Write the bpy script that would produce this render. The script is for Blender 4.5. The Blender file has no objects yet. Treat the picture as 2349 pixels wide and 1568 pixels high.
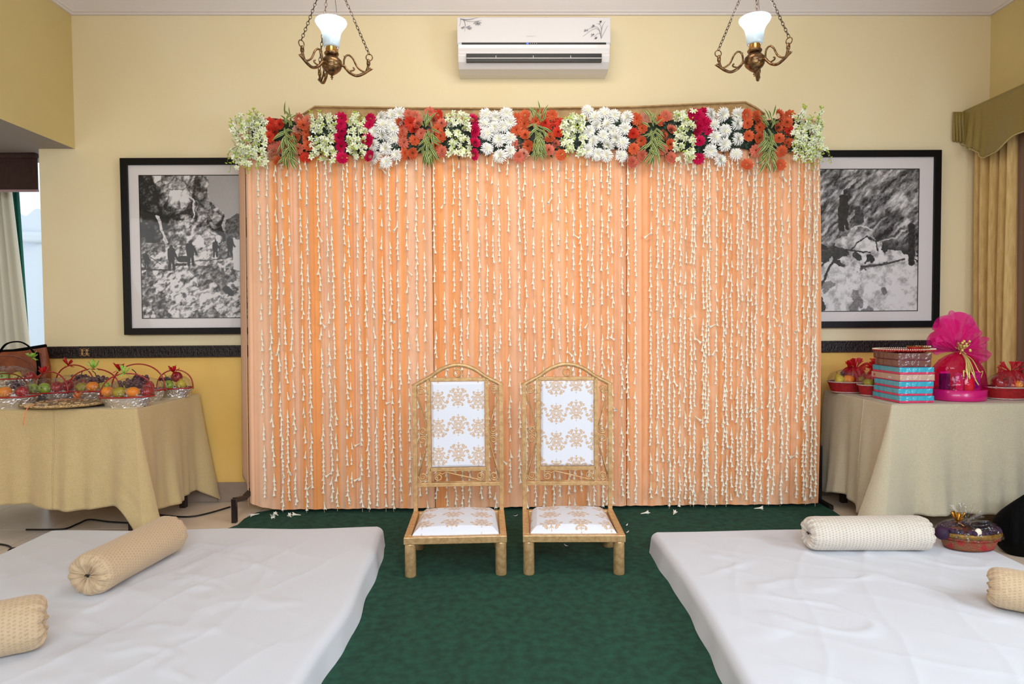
import bpy, math, random
import numpy as np
from mathutils import Vector, Matrix, Euler
random.seed(7); np.random.seed(7)
R = math.radians; PI = math.pi
S = bpy.context.scene
C = S.collection

# ---------------------------------------------------------------- camera
YAW, PITCH, ROLL, FPX, CAMH = R(0.8814), R(1.8731), R(0.3927), 1500.0, 1.28
cF = Vector((math.sin(YAW)*math.cos(PITCH), math.cos(YAW)*math.cos(PITCH), -math.sin(PITCH)))
_r0 = Vector((math.cos(YAW), -math.sin(YAW), 0)); _u0 = _r0.cross(cF)
cR = _r0*math.cos(ROLL) - _u0*math.sin(ROLL); cU = cR.cross(cF)
cam = bpy.data.cameras.new('camera'); camo = bpy.data.objects.new('camera', cam); C.objects.link(camo)
cam.sensor_width = 36; cam.lens = FPX*36/2349; cam.clip_start = .05; cam.clip_end = 200
M = Matrix((cR, cU, -cF)).transposed().to_4x4(); M.translation = Vector((0, 0, CAMH)); camo.matrix_world = M
S.camera = camo
def ray(px, py):
    d = cF + cR*((px-1174.5)/FPX) - cU*((py-784)/FPX)
    return d/d.y
def PY(px, py, y):
    d = ray(px, py); return Vector((d.x*y, y, CAMH+d.z*y))
def PZ(px, py, z):
    d = ray(px, py); t = (z-CAMH)/d.z; return Vector((d.x*t, t, z))
def PX(px, py, x):
    d = ray(px, py); t = x/d.x; return Vector((x, t, CAMH+d.z*t))

# ---------------------------------------------------------------- light, exposure
S.view_settings.view_transform = 'Standard'; S.view_settings.look = 'None'
S.view_settings.exposure = 0.0; S.view_settings.gamma = 1.0; S.view_settings.use_curve_mapping = False
try:
    S.cycles.transparent_max_bounces = 24; S.cycles.max_bounces = 8
except Exception: pass
W = bpy.data.worlds.new('sky'); S.world = W; W.use_nodes = True
W.node_tree.nodes['Background'].inputs[0].default_value = (.82, .92, 1, 1)
W.node_tree.nodes['Background'].inputs[1].default_value = 1.35
def area(name, loc, target, sx, sy, power, col, spread=180):
    l = bpy.data.lights.new(name, 'AREA'); l.shape = 'RECTANGLE'; l.size = sx; l.size_y = sy
    l.energy = power; l.color = col; l.spread = R(spread)
    o = bpy.data.objects.new(name, l); C.objects.link(o); o.location = loc
    o.rotation_euler = (Vector(target)-Vector(loc)).to_track_quat('-Z', 'Y').to_euler(); return o
# daylight through the openings behind and beside the photographer, and the room's ceiling lights
area('window_light_rear', (0.3, -1.2, 2.3), (0.1, 2.3, 0.1), 3.2, 1.6, 80, (.74, .87, 1), 120)
area('window_light_right', (3.35, 1.1, 1.55), (-1.2, 2.4, 0.0), 1.6, 1.2, 75, (.72, .86, 1))
area('window_light_left', (-3.7, 1.6, 1.7), (0.5, 3.4, 0.4), 1.6, 1.4, 16, (.94, .96, 1))
area('ceiling_light_front', (0.15, 2.7, 3.45), (0.15, 4.4, 1.5), 1.5, .5, 18, (1, .93, .84), 160)
area('ceiling_light_rear', (0.0, 0.0, 3.5), (0, 0.4, 0), 2.5, 2.0, 4, (1, .92, .84))

# ---------------------------------------------------------------- helpers
def lin(c):
    out = []
    for v in c[:3]:
        v = v/255.0; out.append(v/12.92 if v <= .04045 else ((v+.055)/1.055)**2.4)
    return tuple(out)+(1,)
MATS = {}
def mat(name, col, rough=.6, metal=0, noise=None, col2=None, bump=None, attr=False, sheen=0, alpha=None, emit=None,
        coat=0, trans=0, sub=0, stretch=(1, 1, 1)):
    """procedural principled material; noise=(scale, detail) mixes col and col2; bump=(scale, strength)"""
    m = bpy.data.materials.new(name); m.use_nodes = True; nt = m.node_tree; N = nt.nodes; L = nt.links
    b = N['Principled BSDF']; b.inputs['Roughness'].default_value = rough; b.inputs['Metallic'].default_value = metal
    base = lin(col); b.inputs['Base Color'].default_value = base
    tc = N.new('ShaderNodeTexCoord'); mp = N.new('ShaderNodeMapping'); mp.inputs['Scale'].default_value = stretch
    L.new(tc.outputs['Object'], mp.inputs['Vector'])
    if attr:
        a = N.new('ShaderNodeAttribute'); a.attribute_name = 'Col'; L.new(a.outputs['Color'], b.inputs['Base Color'])
    if noise:
        n = N.new('ShaderNodeTexNoise'); n.inputs['Scale'].default_value = noise[0]; n.inputs['Detail'].default_value = noise[1]
        L.new(mp.outputs['Vector'], n.inputs['Vector'])
        r = N.new('ShaderNodeValToRGB'); r.color_ramp.elements[0].position = .35; r.color_ramp.elements[1].position = .65
        r.color_ramp.elements[0].color = lin(col2 or col); r.color_ramp.elements[1].color = base
        L.new(n.outputs['Fac'], r.inputs['Fac']); L.new(r.outputs['Color'], b.inputs['Base Color'])
    if bump:
        n = N.new('ShaderNodeTexNoise'); n.inputs['Scale'].default_value = bump[0]; n.inputs['Detail'].default_value = 4
        L.new(mp.outputs['Vector'], n.inputs['Vector'])
        bp = N.new('ShaderNodeBump'); bp.inputs['Strength'].default_value = bump[1]; bp.inputs['Distance'].default_value = .01
        L.new(n.outputs['Fac'], bp.inputs['Height']); L.new(bp.outputs['Normal'], b.inputs['Normal'])
    if sheen: b.inputs['Sheen Weight'].default_value = sheen
    if coat: b.inputs['Coat Weight'].default_value = coat
    if trans: b.inputs['Transmission Weight'].default_value = trans
    if sub: b.inputs['Subsurface Weight'].default_value = sub; b.inputs['Subsurface Radius'].default_value = (.012, .009, .006)
    if emit: b.inputs['Emission Color'].default_value = lin(emit[0]); b.inputs['Emission Strength'].default_value = emit[1]
    if alpha is not None: b.inputs['Alpha'].default_value = alpha
    MATS[name] = m; return m
def film(name, tint, gloss=.12, rough=.08, bumpv=(60, .6), opac=0.0, opcol=(255, 255, 255), facing=.35):
    """thin clear film / net: transparent, with a share of gloss and of coloured fibre"""
    m = bpy.data.materials.new(name); m.use_nodes = True; nt = m.node_tree; N = nt.nodes; L = nt.links
    N.remove(N['Principled BSDF']); out = [n for n in N if n.type == 'OUTPUT_MATERIAL'][0]
    t = N.new('ShaderNodeBsdfTransparent'); t.inputs[0].default_value = lin(tint)
    g = N.new('ShaderNodeBsdfGlossy'); g.inputs['Roughness'].default_value = rough
    n = N.new('ShaderNodeTexNoise'); n.inputs['Scale'].default_value = bumpv[0]
    tc = N.new('ShaderNodeTexCoord'); L.new(tc.outputs['Object'], n.inputs['Vector'])
    bp = N.new('ShaderNodeBump'); bp.inputs['Strength'].default_value = bumpv[1]; bp.inputs['Distance'].default_value = .01
    L.new(n.outputs['Fac'], bp.inputs['Height']); L.new(bp.outputs['Normal'], g.inputs['Normal'])
    lw = N.new('ShaderNodeLayerWeight'); lw.inputs[0].default_value = .35
    ma = N.new('ShaderNodeMath'); ma.operation = 'MULTIPLY_ADD'; ma.inputs[1].default_value = facing; ma.inputs[2].default_value = gloss
    L.new(lw.outputs['Facing'], ma.inputs[0])
    mx = N.new('ShaderNodeMixShader'); L.new(ma.outputs[0], mx.inputs[0]); L.new(t.outputs[0], mx.inputs[1]); L.new(g.outputs[0], mx.inputs[2])
    last = mx
    if opac:
        d = N.new('ShaderNodeBsdfDiffuse'); d.inputs[0].default_value = lin(opcol)
        tl = N.new('ShaderNodeBsdfTranslucent'); tl.inputs[0].default_value = lin(opcol)
        ad = N.new('ShaderNodeMixShader'); ad.inputs[0].default_value = .4; L.new(d.outputs[0], ad.inputs[1]); L.new(tl.outputs[0], ad.inputs[2])
        m2 = N.new('ShaderNodeMixShader'); m2.inputs[0].default_value = opac; L.new(mx.outputs[0], m2.inputs[1]); L.new(ad.outputs[0], m2.inputs[2]); last = m2
    L.new(last.outputs[0], out.inputs[0]); MATS[name] = m; return m

class MB:
    def __init__(s): s.v = []; s.f = []; s.c = None
    def add(s, vs, fs):
        o = len(s.v); s.v += [tuple(p) for p in vs]; s.f += [tuple(i+o for i in f) for f in fs]; return s
    def box(s, x0, x1, y0, y1, z0, z1):
        return s.add([(x0,y0,z0),(x1,y0,z0),(x1,y1,z0),(x0,y1,z0),(x0,y0,z1),(x1,y0,z1),(x1,y1,z1),(x0,y1,z1)],
                     [(0,3,2,1),(4,5,6,7),(0,1,5,4),(1,2,6,5),(2,3,7,6),(3,0,4,7)])
    def bar(s, a, b, w, h, up=(0, 0, 1)):
        a = Vector(a); b = Vector(b); d = (b-a).normalized(); x = d.cross(Vector(up))
        if x.length < 1e-4: x = d.cross(Vector((0, 1, 0)))
        x.normalize(); z = x.cross(d)
        vs = [p + x*sx*w/2 + z*sz*h/2 for p in (a, b) for sx, sz in ((-1,-1),(1,-1),(1,1),(-1,1))]
        return s.add(vs, [(0,1,2,3),(7,6,5,4),(0,4,5,1),(1,5,6,2),(2,6,7,3),(3,7,4,0)])
    def tube(s, pts, r, seg=8, closed=False, cap=True, flat=None):
        pts = [Vector(p) for p in pts]; n = len(pts); rs = r if isinstance(r, (list, tuple)) else [r]*n
        vs = []; prev = None
        for i, p in enumerate(pts):
            if closed: t = pts[(i+1) % n]-pts[i-1]
            else: t = pts[min(i+1, n-1)]-pts[max(i-1, 0)]
            if t.length < 1e-9: t = Vector((0, 0, 1))
            t.normalize()
            if prev is None:
                q = Vector((0, 0, 1)) if abs(t.z) < .9 else Vector((0, 1, 0))
                x = t.cross(q).normalized()
            else:
                x = prev - t*prev.dot(t); x = x.normalized() if x.length > 1e-6 else t.orthogonal().normalized()
            prev = x; y = t.cross(x)
            for k in range(seg):
                a = 2*PI*k/seg; vs.append(p + x*math.cos(a)*rs[i] + y*math.sin(a)*rs[i]*(flat or 1))
        fs = []
        for i in range(n if closed else n-1):
            j = (i+1) % n
            for k in range(seg):
                l = (k+1) % seg; fs.append((i*seg+k, i*seg+l, j*seg+l, j*seg+k))
        if cap and not closed:
            fs.append(tuple(range(seg))[::-1]); fs.append(tuple((n-1)*seg+k for k in range(seg)))
        return s.add(vs, fs)
    def lathe(s, prof, seg=24, c=(0, 0, 0), sx=1, sy=1, fn=None, caps=(True, True)):
        vs = []; fs = []
        for i, (r, z) in enumerate(prof):
            for k in range(seg):
                a = 2*PI*k/seg; rr = r*(fn(a, i, z) if fn else 1)
                vs.append((c[0]+rr*math.cos(a)*sx, c[1]+rr*math.sin(a)*sy, c[2]+z))
        n = len(prof)
        for i in range(n-1):
            for k in range(seg):
                l = (k+1) % seg; fs.append((i*seg+k, i*seg+l, (i+1)*seg+l, (i+1)*seg+k))
        if caps[0] and prof[0][0] > 1e-5: fs.append(tuple(range(seg))[::-1])
        if caps[1] and prof[-1][0] > 1e-5: fs.append(tuple((n-1)*seg+k for k in range(seg)))
        return s.add(vs, fs)
    def grid(s, nu, nv, fn, wrap=False):
        vs = [fn(i/(nu-1) if not wrap else i/nu, j/(nv-1)) for j in range(nv) for i in range(nu)]; fs = []
        for j in range(nv-1):
            for i in range(nu if wrap else nu-1):
                k = (i+1) % nu; fs.append((j*nu+i, j*nu+k, (j+1)*nu+k, (j+1)*nu+i))
        return s.add(vs, fs)
    def ball(s, c, r, seg=14, rings=9, sx=1, sy=1, sz=1):
        prof = [(max(1e-6, r*math.sin(PI*i/rings)), -r*math.cos(PI*i/rings)*sz) for i in range(rings+1)]
        return s.lathe(prof, seg, c, sx, sy, caps=(False, False))
    def mesh(s, name, m, smooth=True, cols=None):
        me = bpy.data.meshes.new(name); me.from_pydata(s.v, [], s.f); me.update()
        if smooth: me.polygons.foreach_set('use_smooth', [True]*len(me.polygons))
        if m: me.materials.append(m)
        if cols is not None:
            at = me.color_attributes.new('Col', 'FLOAT_COLOR', 'POINT')
            a = np.ones((len(s.v), 4), dtype=np.float32); a[:, :3] = np.asarray(cols, dtype=np.float32)[:, :3]
            at.data.foreach_set('color', a.ravel())
        return me
    def obj(s, name, m, parent=None, loc=(0, 0, 0), smooth=True, cols=None, bevel=0, solid=0, subd=0, label=None):
        return link(name, s.mesh(name, m, smooth, cols), parent, loc, bevel=bevel, solid=solid, subd=subd, label=label)
def link(name, me, parent=None, loc=(0, 0, 0), rot=(0, 0, 0), scale=1, bevel=0, solid=0, subd=0, label=None):
    o = bpy.data.objects.new(name, me); C.objects.link(o); o.location = loc; o.rotation_euler = rot
    o.scale = (scale,)*3 if not isinstance(scale, (tuple, list)) else scale
    if parent: o.parent = parent
    if label: o['label'] = label
    if solid:
        d = o.modifiers.new('solid', 'SOLIDIFY'); d.thickness = solid; d.offset = 0
    if bevel:
        d = o.modifiers.new('b', 'BEVEL'); d.width = bevel; d.segments = 2; d.limit_method = 'ANGLE'
        d.harden_normals = False
    if subd:
        d = o.modifiers.new('u', 'SUBSURF'); d.levels = subd; d.render_levels = subd
    return o
def tag(o, label, cat=None, group=None, kind=None):
    o['label'] = label
    if cat: o['category'] = cat
    if group: o['group'] = group
    if kind: o['kind'] = kind
    return o
def thing(name, label, cat, loc=(0, 0, 0), rz=0, group=None):
    o = bpy.data.objects.new(name, None); C.objects.link(o); o.location = loc; o.rotation_euler = (0, 0, rz)
    o.empty_display_size = .05
    return tag(o, label, cat, group)
def struct(o, label=None):
    o['kind'] = 'structure'
    if label: o['label'] = label
    return o
def flat(ob):
    for p in ob.data.polygons: p.use_smooth = False
    return ob
def arc(cx, cz, r, a0, a1, n):
    return [(cx+r*math.cos(R(a0+(a1-a0)*i/n)), cz+r*math.sin(R(a0+(a1-a0)*i/n))) for i in range(n+1)]
def spline(pts, n=6):
    """Catmull-Rom through the points"""
    P = [Vector(p) for p in pts]; P = [P[0]*2-P[1]] + P + [P[-1]*2-P[-2]]; out = []
    for i in range(1, len(P)-2):
        for k in range(n):
            t = k/n; a, b, c, d = P[i-1], P[i], P[i+1], P[i+2]
            out.append(.5*((2*b)+(c-a)*t+(2*a-5*b+4*c-d)*t*t+(3*b-a-3*c+d)*t*t*t))
    out.append(P[-2]); return out
class Lat:
    def __init__(s, seed): s.g = np.random.RandomState(seed).rand(64, 64)
    def __call__(s, x, y):
        x = np.asarray(x, float); y = np.asarray(y, float); xi = np.floor(x).astype(int); yi = np.floor(y).astype(int)
        fx = x-xi; fy = y-yi; fx = fx*fx*(3-2*fx); fy = fy*fy*(3-2*fy); g = s.g
        a = g[xi % 64, yi % 64]; b = g[(xi+1) % 64, yi % 64]; c = g[xi % 64, (yi+1) % 64]; d = g[(xi+1) % 64, (yi+1) % 64]
        return (a*(1-fx)+b*fx)*(1-fy)+(c*(1-fx)+d*fx)*fy
def fbm(L, x, y, o=4):
    r = 0; a = .5
    for k in range(o): r = r + a*L(x*2**k+k*7.3, y*2**k+k*3.1); a *= .5
    return r
LA, LB, LC = Lat(3), Lat(5), Lat(9)
def nz(x, y, o=3): return float(fbm(LA, x, y, o))-.45

# ---------------------------------------------------------------- materials
wall_m = mat('cream_wall_paint', (246, 229, 190), .75, noise=(1.2, 3), col2=(243, 224, 180), bump=(40, .06))
dado_m = mat('yellow_dado_paint', (255, 210, 118), .7, noise=(1.5, 3), col2=(250, 200, 104), bump=(40, .06))
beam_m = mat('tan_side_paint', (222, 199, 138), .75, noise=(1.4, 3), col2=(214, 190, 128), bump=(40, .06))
ceil_m = mat('white_plaster', (232, 222, 216), .7, bump=(30, .05))
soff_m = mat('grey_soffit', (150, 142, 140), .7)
rail_m = mat('dark_carved_wood', (34, 20, 18), .4, bump=(55, .9), stretch=(1.6, 1, .6))
skirt_m = mat('grey_brown_tile', (168, 148, 132), .35, noise=(6, 4), col2=(158, 136, 120))
tile_m = mat('beige_marble_tile', (238, 218, 196), .3, noise=(4, 6), col2=(222, 198, 174))
grout_m = mat('dark_grout', (120, 100, 86), .8)
black_m = mat('black_frame_lacquer', (8, 7, 9), .42)
matb_m = mat('white_mount_board', (232, 224, 222), .7)
print_m = mat('photo_print', (200, 200, 200), .5, attr=True)
white_pl = mat('white_plastic', (236, 230, 228), .3, coat=.3)
dark_pl = mat('dark_plastic', (10, 12, 12), .35)
grey_ink = mat('grey_print_ink', (158, 154, 156), .5)
gold_m = mat('gold_painted_metal', (216, 176, 124), .38, .4, noise=(45, 5), col2=(190, 148, 98), bump=(90, .14))
dam_m = mat('white_damask', (240, 232, 228), .7, attr=True, bump=(300, .15))
brass_m = mat('antique_brass', (150, 116, 76), .28, .85, noise=(60, 4), col2=(84, 60, 42), bump=(120, .12))
brass_l = mat('bright_brass', (200, 150, 84), .22, .9)
chain_m = mat('dark_bronze_chain', (72, 56, 46), .45, .7)
carpet_m = mat('green_carpet', (26, 84, 62), .98, noise=(26, 8), col2=(16, 60, 44), bump=(420, .7))
sheet_m = mat('white_cotton_sheet', (214, 215, 221), .85, bump=(5, .25), sheen=.2)
core_m = mat('mattress_foam', (200, 190, 180), .9)
cloth_m = mat('gold_tissue_cloth', (232, 206, 150), .42, .22, noise=(420, 3), col2=(204, 176, 122), bump=(420, .5), sheen=.3)
cloth_lit_m = mat('lit_tissue_cloth', (226, 214, 186), .42, .22, noise=(420, 3), col2=(196, 182, 150), bump=(420, .5), sheen=.3)  # second copy of the gold cloth, bluish daylight put into its colour
wood_dk = mat('dark_table_wood', (48, 32, 26), .5, noise=(8, 4), col2=(36, 24, 20))
foil_m = mat('crinkled_silver_foil', (226, 226, 232), .2, .95, bump=(90, .5))
redrim = mat('red_lacquer_cane', (160, 18, 22), .25, coat=.4)
cane_m = mat('brown_cane', (122, 58, 34), .35, coat=.3)
bowred = mat('red_ribbon', (204, 16, 28), .3, coat=.4)
bowgrn = mat('lime_ribbon', (172, 218, 92), .35, coat=.3)
orgrib = mat('peach_ribbon', (240, 140, 84), .45)
orange_f = mat('orange_peel', (244, 150, 28), .38, noise=(9, 3), col2=(226, 124, 14), bump=(260, .35), coat=.3)
mosambi = mat('olive_citrus_peel', (170, 146, 30), .38, noise=(14, 4), col2=(136, 124, 26), bump=(220, .35), coat=.3)
apple_g = mat('green_apple_skin', (158, 176, 52), .28, noise=(11, 4), col2=(122, 148, 40), coat=.5)
pear_y = mat('yellow_pear_skin', (204, 178, 56), .4, noise=(20, 4), col2=(170, 146, 40), coat=.3)
apple_r = mat('red_apple_skin', (172, 30, 38), .28, noise=(11, 4), col2=(120, 16, 30), coat=.5)
grape_m = mat('dark_grape_skin', (84, 40, 58), .3, coat=.3)
stem_m = mat('dark_fruit_stem', (54, 40, 20), .7)
cello = film('clear_cellophane', (252, 252, 252), .035, .12, (34, 1.0), facing=.22)
straw_m = mat('woven_straw', (184, 150, 96), .7, noise=(90, 3), col2=(142, 110, 64), bump=(150, .8))
cashew_m = mat('cashew_nut', (232, 192, 134), .55)
band_red = mat('red_cotton_band', (170, 12, 22), .6, noise=(60, 3), col2=(140, 8, 18))
silver_tr = mat('silver_trim', (220, 200, 196), .35, .6, bump=(200, .8))
rednet = film('red_net_wrap', (250, 120, 130), .08, .2, (80, .8), .42, (225, 24, 60))
pinknet = film('magenta_tulle', (255, 190, 230), .02, .5, (80, .6), .46, (250, 10, 160))
pinkdrum = mat('magenta_drum_board', (206, 8, 112), .35, coat=.4)
goldrib = mat('pale_gold_ribbon', (226, 204, 122), .35, .4)
teal_m = mat('teal_box_card', (0, 176, 206), .3, coat=.4)
pink_m = mat('pink_box_edge', (222, 40, 98), .4)
brown_m = mat('brown_box_card', (112, 58, 56), .35, coat=.5)
beige_m = mat('beige_box_card', (206, 170, 152), .35, coat=.5)
plate_m = mat('red_beaded_plate', (190, 26, 26), .35, bump=(180, .8), coat=.4)
bowl_m = mat('jewelled_gold', (190, 120, 60), .3, .7, bump=(260, 1.0))
ivory_m = mat('ivory_crystal', (240, 222, 196), .25, coat=.5)
black_m.node_tree.nodes['Principled BSDF'].inputs['Specular IOR Level'].default_value = .25
bol_m = None
blackfab = mat('black_nylon', (2, 2, 3), .8, bump=(90, .3)); blackfab.node_tree.nodes['Principled BSDF'].inputs['Specular IOR Level'].default_value = .12
cable_m = mat('black_cable', (10, 10, 12), .5)
purple_m = mat('purple_velvet', (60, 16, 58), .7, noise=(40, 3), col2=(30, 8, 40))
leath_m = mat('brown_leather', (156, 78, 40), .45, noise=(12, 4), col2=(120, 56, 28), bump=(160, .3))
blind_m = mat('dark_brown_blind', (66, 40, 34), .8, noise=(60, 3), col2=(52, 30, 26), stretch=(3, 3, .3), bump=(90, .3))
sheer_m = mat('off_white_curtain', (226, 222, 206), .8, sub=0)
green_c = mat('dark_green_drape', (10, 96, 84), .7)
fence_m = mat('white_outdoor_cloth', (226, 234, 244), .85, bump=(6, .3))
val_m = mat('olive_gold_valance', (150, 128, 58), .5, sheen=.2, noise=(200, 2), col2=(138, 114, 46))
cur_m = mat('gold_beige_curtain', (226, 190, 122), .6, sheen=.2, noise=(60, 3), col2=(206, 168, 100), stretch=(1, 1, .15))
sheer2 = film('rust_patterned_sheer', (240, 225, 215), .02, .5, (60, .3), .62, (142, 112, 92))
rust_m = mat('rust_motif', (112, 44, 28), .8)
peach_m = mat('peach_orange_cloth', (245, 180, 130), .7, attr=True, sheen=.25, bump=(260, .1), stretch=(3, 1, .5))
topcl_m = mat('gold_brown_cover_cloth', (196, 158, 102), .55, noise=(26, 3), col2=(170, 132, 78), bump=(22, .5), sheen=.3)
steel_blk = mat('black_box_section_steel', (26, 18, 20), .35)
tube_m = mat('tuberose_petal', (250, 238, 218), .55, attr=True, sub=.15)
thread_m = mat('cream_thread', (236, 206, 164), .7)
leafd_m = mat('dark_green_foliage', (26, 52, 26), .6, noise=(30, 3), col2=(14, 34, 20))
orch_w = mat('orchid_petal_cream', (244, 246, 222), .5, attr=True, sub=.1)
bud_m = mat('orchid_bud_green', (178, 200, 60), .45, sub=.1)
ostem_m = mat('orchid_stem_green', (104, 116, 42), .6)
var_m = mat('variegated_leaf_blade', (70, 110, 40), .42, attr=True)
mum_m = mat('white_mum_petal', (255, 252, 244), .5, attr=True, sub=.1)
CARN = {'red': (255, 84, 58), 'ored': (255, 128, 78), 'coral': (255, 148, 120), 'pink': (255, 190, 164), 'mag': (240, 14, 96)}
carn_m = {k: mat('carnation_petal_'+{'red': 'red', 'ored': 'orange_red', 'coral': 'coral', 'pink': 'light_coral', 'mag': 'magenta'}[k],
                 v, .6, noise=(70, 3), col2=tuple(int(c*.86) for c in v), sub=.45) for k, v in CARN.items()}
shade_m = mat('frosted_ribbed_glass', (196, 210, 216), .3, emit=((222, 240, 255), 1.0))
def _glow():
    # the bulb sits high in the shade: the frosted glass glows most round it and least at the neck
    nt = shade_m.node_tree; N = nt.nodes; b = N['Principled BSDF']; tc = N.new('ShaderNodeTexCoord'); sp = N.new('ShaderNodeSeparateXYZ'); mr = N.new('ShaderNodeMapRange')
    nt.links.new(tc.outputs['Object'], sp.inputs[0]); nt.links.new(sp.outputs['Z'], mr.inputs['Value'])
    mr.inputs['From Min'].default_value = .095; mr.inputs['From Max'].default_value = .175; mr.inputs['To Min'].default_value = .12; mr.inputs['To Max'].default_value = 1.3; mr.interpolation_type = 'SMOOTHSTEP'
    nt.links.new(mr.outputs[0], b.inputs['Emission Strength'])
_glow()
bulb_m = mat('lit_bulb', (255, 255, 255), .4, emit=((240, 248, 255), 12))
led_m = mat('blue_display_light', (40, 60, 255), .4, emit=((60, 90, 255), 3))

# ================================================================ SETTING
D = 4.68; XL, XR, XN, XE = -2.987, 3.502, -3.95, -3.239   # beam face, right wall, alcove wall, end of the back wall
ZS, ZC = 2.509, 3.58                                        # soffit and ceiling
ZR0, ZR1 = 1.036, 1.119                                     # dado rail
def bx(name, m, *a, parent=None, bevel=0, smooth=False, label=None):
    return MB().box(*a).obj(name, m, parent, smooth=smooth, bevel=bevel, label=label)
struct(bx('wall_back', wall_m, XE, XR+.2, D, D+.18, 1.07, ZC), 'cream painted back wall above the dark rail')
struct(bx('wall_back_lower', dado_m, XE, XR+.2, D, D+.18, 0, 1.07), 'deeper yellow painted lower part of the back wall')
struct(bx('wall_back_upper', wall_m, XN-.2, XE, D, D+.18, ZS, ZC), 'cream wall over the window alcove')
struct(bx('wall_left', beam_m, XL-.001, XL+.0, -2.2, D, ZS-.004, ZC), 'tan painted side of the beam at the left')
struct(bx('wall_alcove', wall_m, XN-.15, XN, -2.2, D+.18, 0, ZS), 'side wall of the window alcove')
struct(bx('ceiling_alcove', soff_m, XN-.2, XL-.002, -2.2, D+.4, ZS-.003, ZS+.02), 'grey underside of the beam')
struct(bx('wall_front', wall_m, XN-.2, XR+.2, -2.35, -2.2, 0, ZC), 'wall behind the photographer')
struct(bx('ceiling', ceil_m, XN-.2, XR+.2, -2.2, D+.18, ZC, ZC+.08), 'white ceiling')
# right wall with its window opening
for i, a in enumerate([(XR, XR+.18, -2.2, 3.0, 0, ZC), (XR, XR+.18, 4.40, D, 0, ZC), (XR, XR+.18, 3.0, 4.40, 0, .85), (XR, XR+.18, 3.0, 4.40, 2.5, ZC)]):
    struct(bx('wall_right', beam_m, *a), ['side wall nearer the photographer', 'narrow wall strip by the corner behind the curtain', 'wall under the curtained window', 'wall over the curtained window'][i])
wf = bx('window_1', white_pl, XR+.05, XR+.09, 3.0, 4.40, .85, .91); struct(wf, 'white window frame behind the curtain at the right')
for a in [(3.0, 3.05, .91, 2.5), (4.35, 4.40, .91, 2.5), (3.675, 3.725, .91, 2.45), (3.05, 4.35, 2.45, 2.5)]:
    bx('window_frame', white_pl, XR+.05, XR+.09, *a, parent=wf)
# floor: grout bed and tiles
fl = struct(bx('floor', grout_m, XN-.2, XR+.2, -2.2, D+.18, -.06, -.004), 'floor of beige polished tiles')
tme = MB().box(.002, .598, .002, .598, -.02, 0).mesh('tile', tile_m, False)
for i in range(13):
    for j in range(12):
        x = XN-.1+i*.6; y = D-.6*(j+1)
        if x > XR: continue
        link('tile', tme, fl, (x, y, 0))
# skirting tiles along the back wall
sk = struct(bx('baseboard_back', grout_m, XE, XR, D-.008, D, 0, .138), 'grey brown tile skirting along the back wall')
x = XE
while x < XR:
    bx('tile', skirt_m, x+.002, min(x+.598, XR), D-.016, D-.006, .002, .14, parent=sk); x += .6
# cornice: stepped plaster profile on three sides
prof = [(0, 3.425), (.018, 3.425), (.018, 3.437), (.03, 3.442), (.034, 3.452), (.05, 3.47), (.075, 3.50), (.085, 3.505), (.085, 3.515), (.105, 3.52), (.12, 3.535), (.13, 3.55), (.13, 3.565), (.15, 3.57), (.15, ZC)]
def cornice(name, a, b, n, label):
    vs = []; fs = []
    for (p, s) in ((a, 1), (b, -1)):
        for (o, z) in prof:
            vs.append((p[0]+n[0]*o+s*abs(n[1])*o, p[1]+n[1]*o + (-o if abs(n[0]) and s == 1 else 0), z))
    k = len(prof)
    for i in range(k-1): fs.append((i, i+1, k+i+1, k+i))
    m = MB(); m.add(vs, fs); return struct(flat(m.obj(name, ceil_m)), label)
cornice('trim_1', (XL, D), (XR, D), (0, -1), 'white moulded plaster cornice along the back wall')
cornice('trim_2', (XL, D), (XL, -2.2), (1, 0), 'white moulded plaster cornice along the left beam')
cornice('trim_3', (XR, D), (XR, -2.2), (-1, 0), 'white moulded plaster cornice along the right wall')
# dado rail with carved band and the little emblem
rl = struct(bx('trim_4', rail_m, XE-.01, XR, D-.018, D, ZR0, ZR1, bevel=.002), 'dark carved wooden dado rail')
bx('rail_lip', rail_m, XE-.01, XR, D-.026, D-.016, ZR1-.014, ZR1, parent=rl, bevel=.002)
bx('rail_lip', rail_m, XE-.01, XR, D-.026, D-.016, ZR0, ZR0+.010, parent=rl, bevel=.002)
km = MB()
for i in range(150):                                        # carved key pattern along the rail
    xk = XE+.02+i*.0448
    if abs(xk+2.948+.02) < .06: continue
    z0 = ZR0+.020
    for (a, b, c, d) in ((0, .034, 0, .004), (0, .004, 0, .040), (0, .034, .036, .040), (.030, .034, .012, .040), (.012, .034, .012, .016), (.012, .016, .012, .028)):
        km.box(xk+a, xk+b, D-.0215, D-.017, z0+c, z0+d)
km.obj('carved_key_band', rail_m, rl, smooth=False)['kind'] = 'stuff'
em = MB(); ex, ez = -2.948, 1.078
em.tube([(ex+.021*math.cos(R(a)), D-.021, ez+.026*math.sin(R(a))) for a in range(0, 360, 20)], .0020, 6, closed=True)
for s in (-1, 1):
    em.tube([(ex+s*(.037-.026*math.cos(R(a))), D-.021, ez+.026*math.sin(R(a))) for a in range(-85, 86, 17)], .0020, 6)
    em.tube([(ex-.034, D-.021, ez+s*.013), (ex+.034, D-.021, ez+s*.013)], .0016, 6)
tag(em.obj('emblem', mat('gold_emblem', (226, 176, 116), .35, .4)), 'small gold ring monogram fixed on the dark rail at the left', 'emblem')

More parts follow.
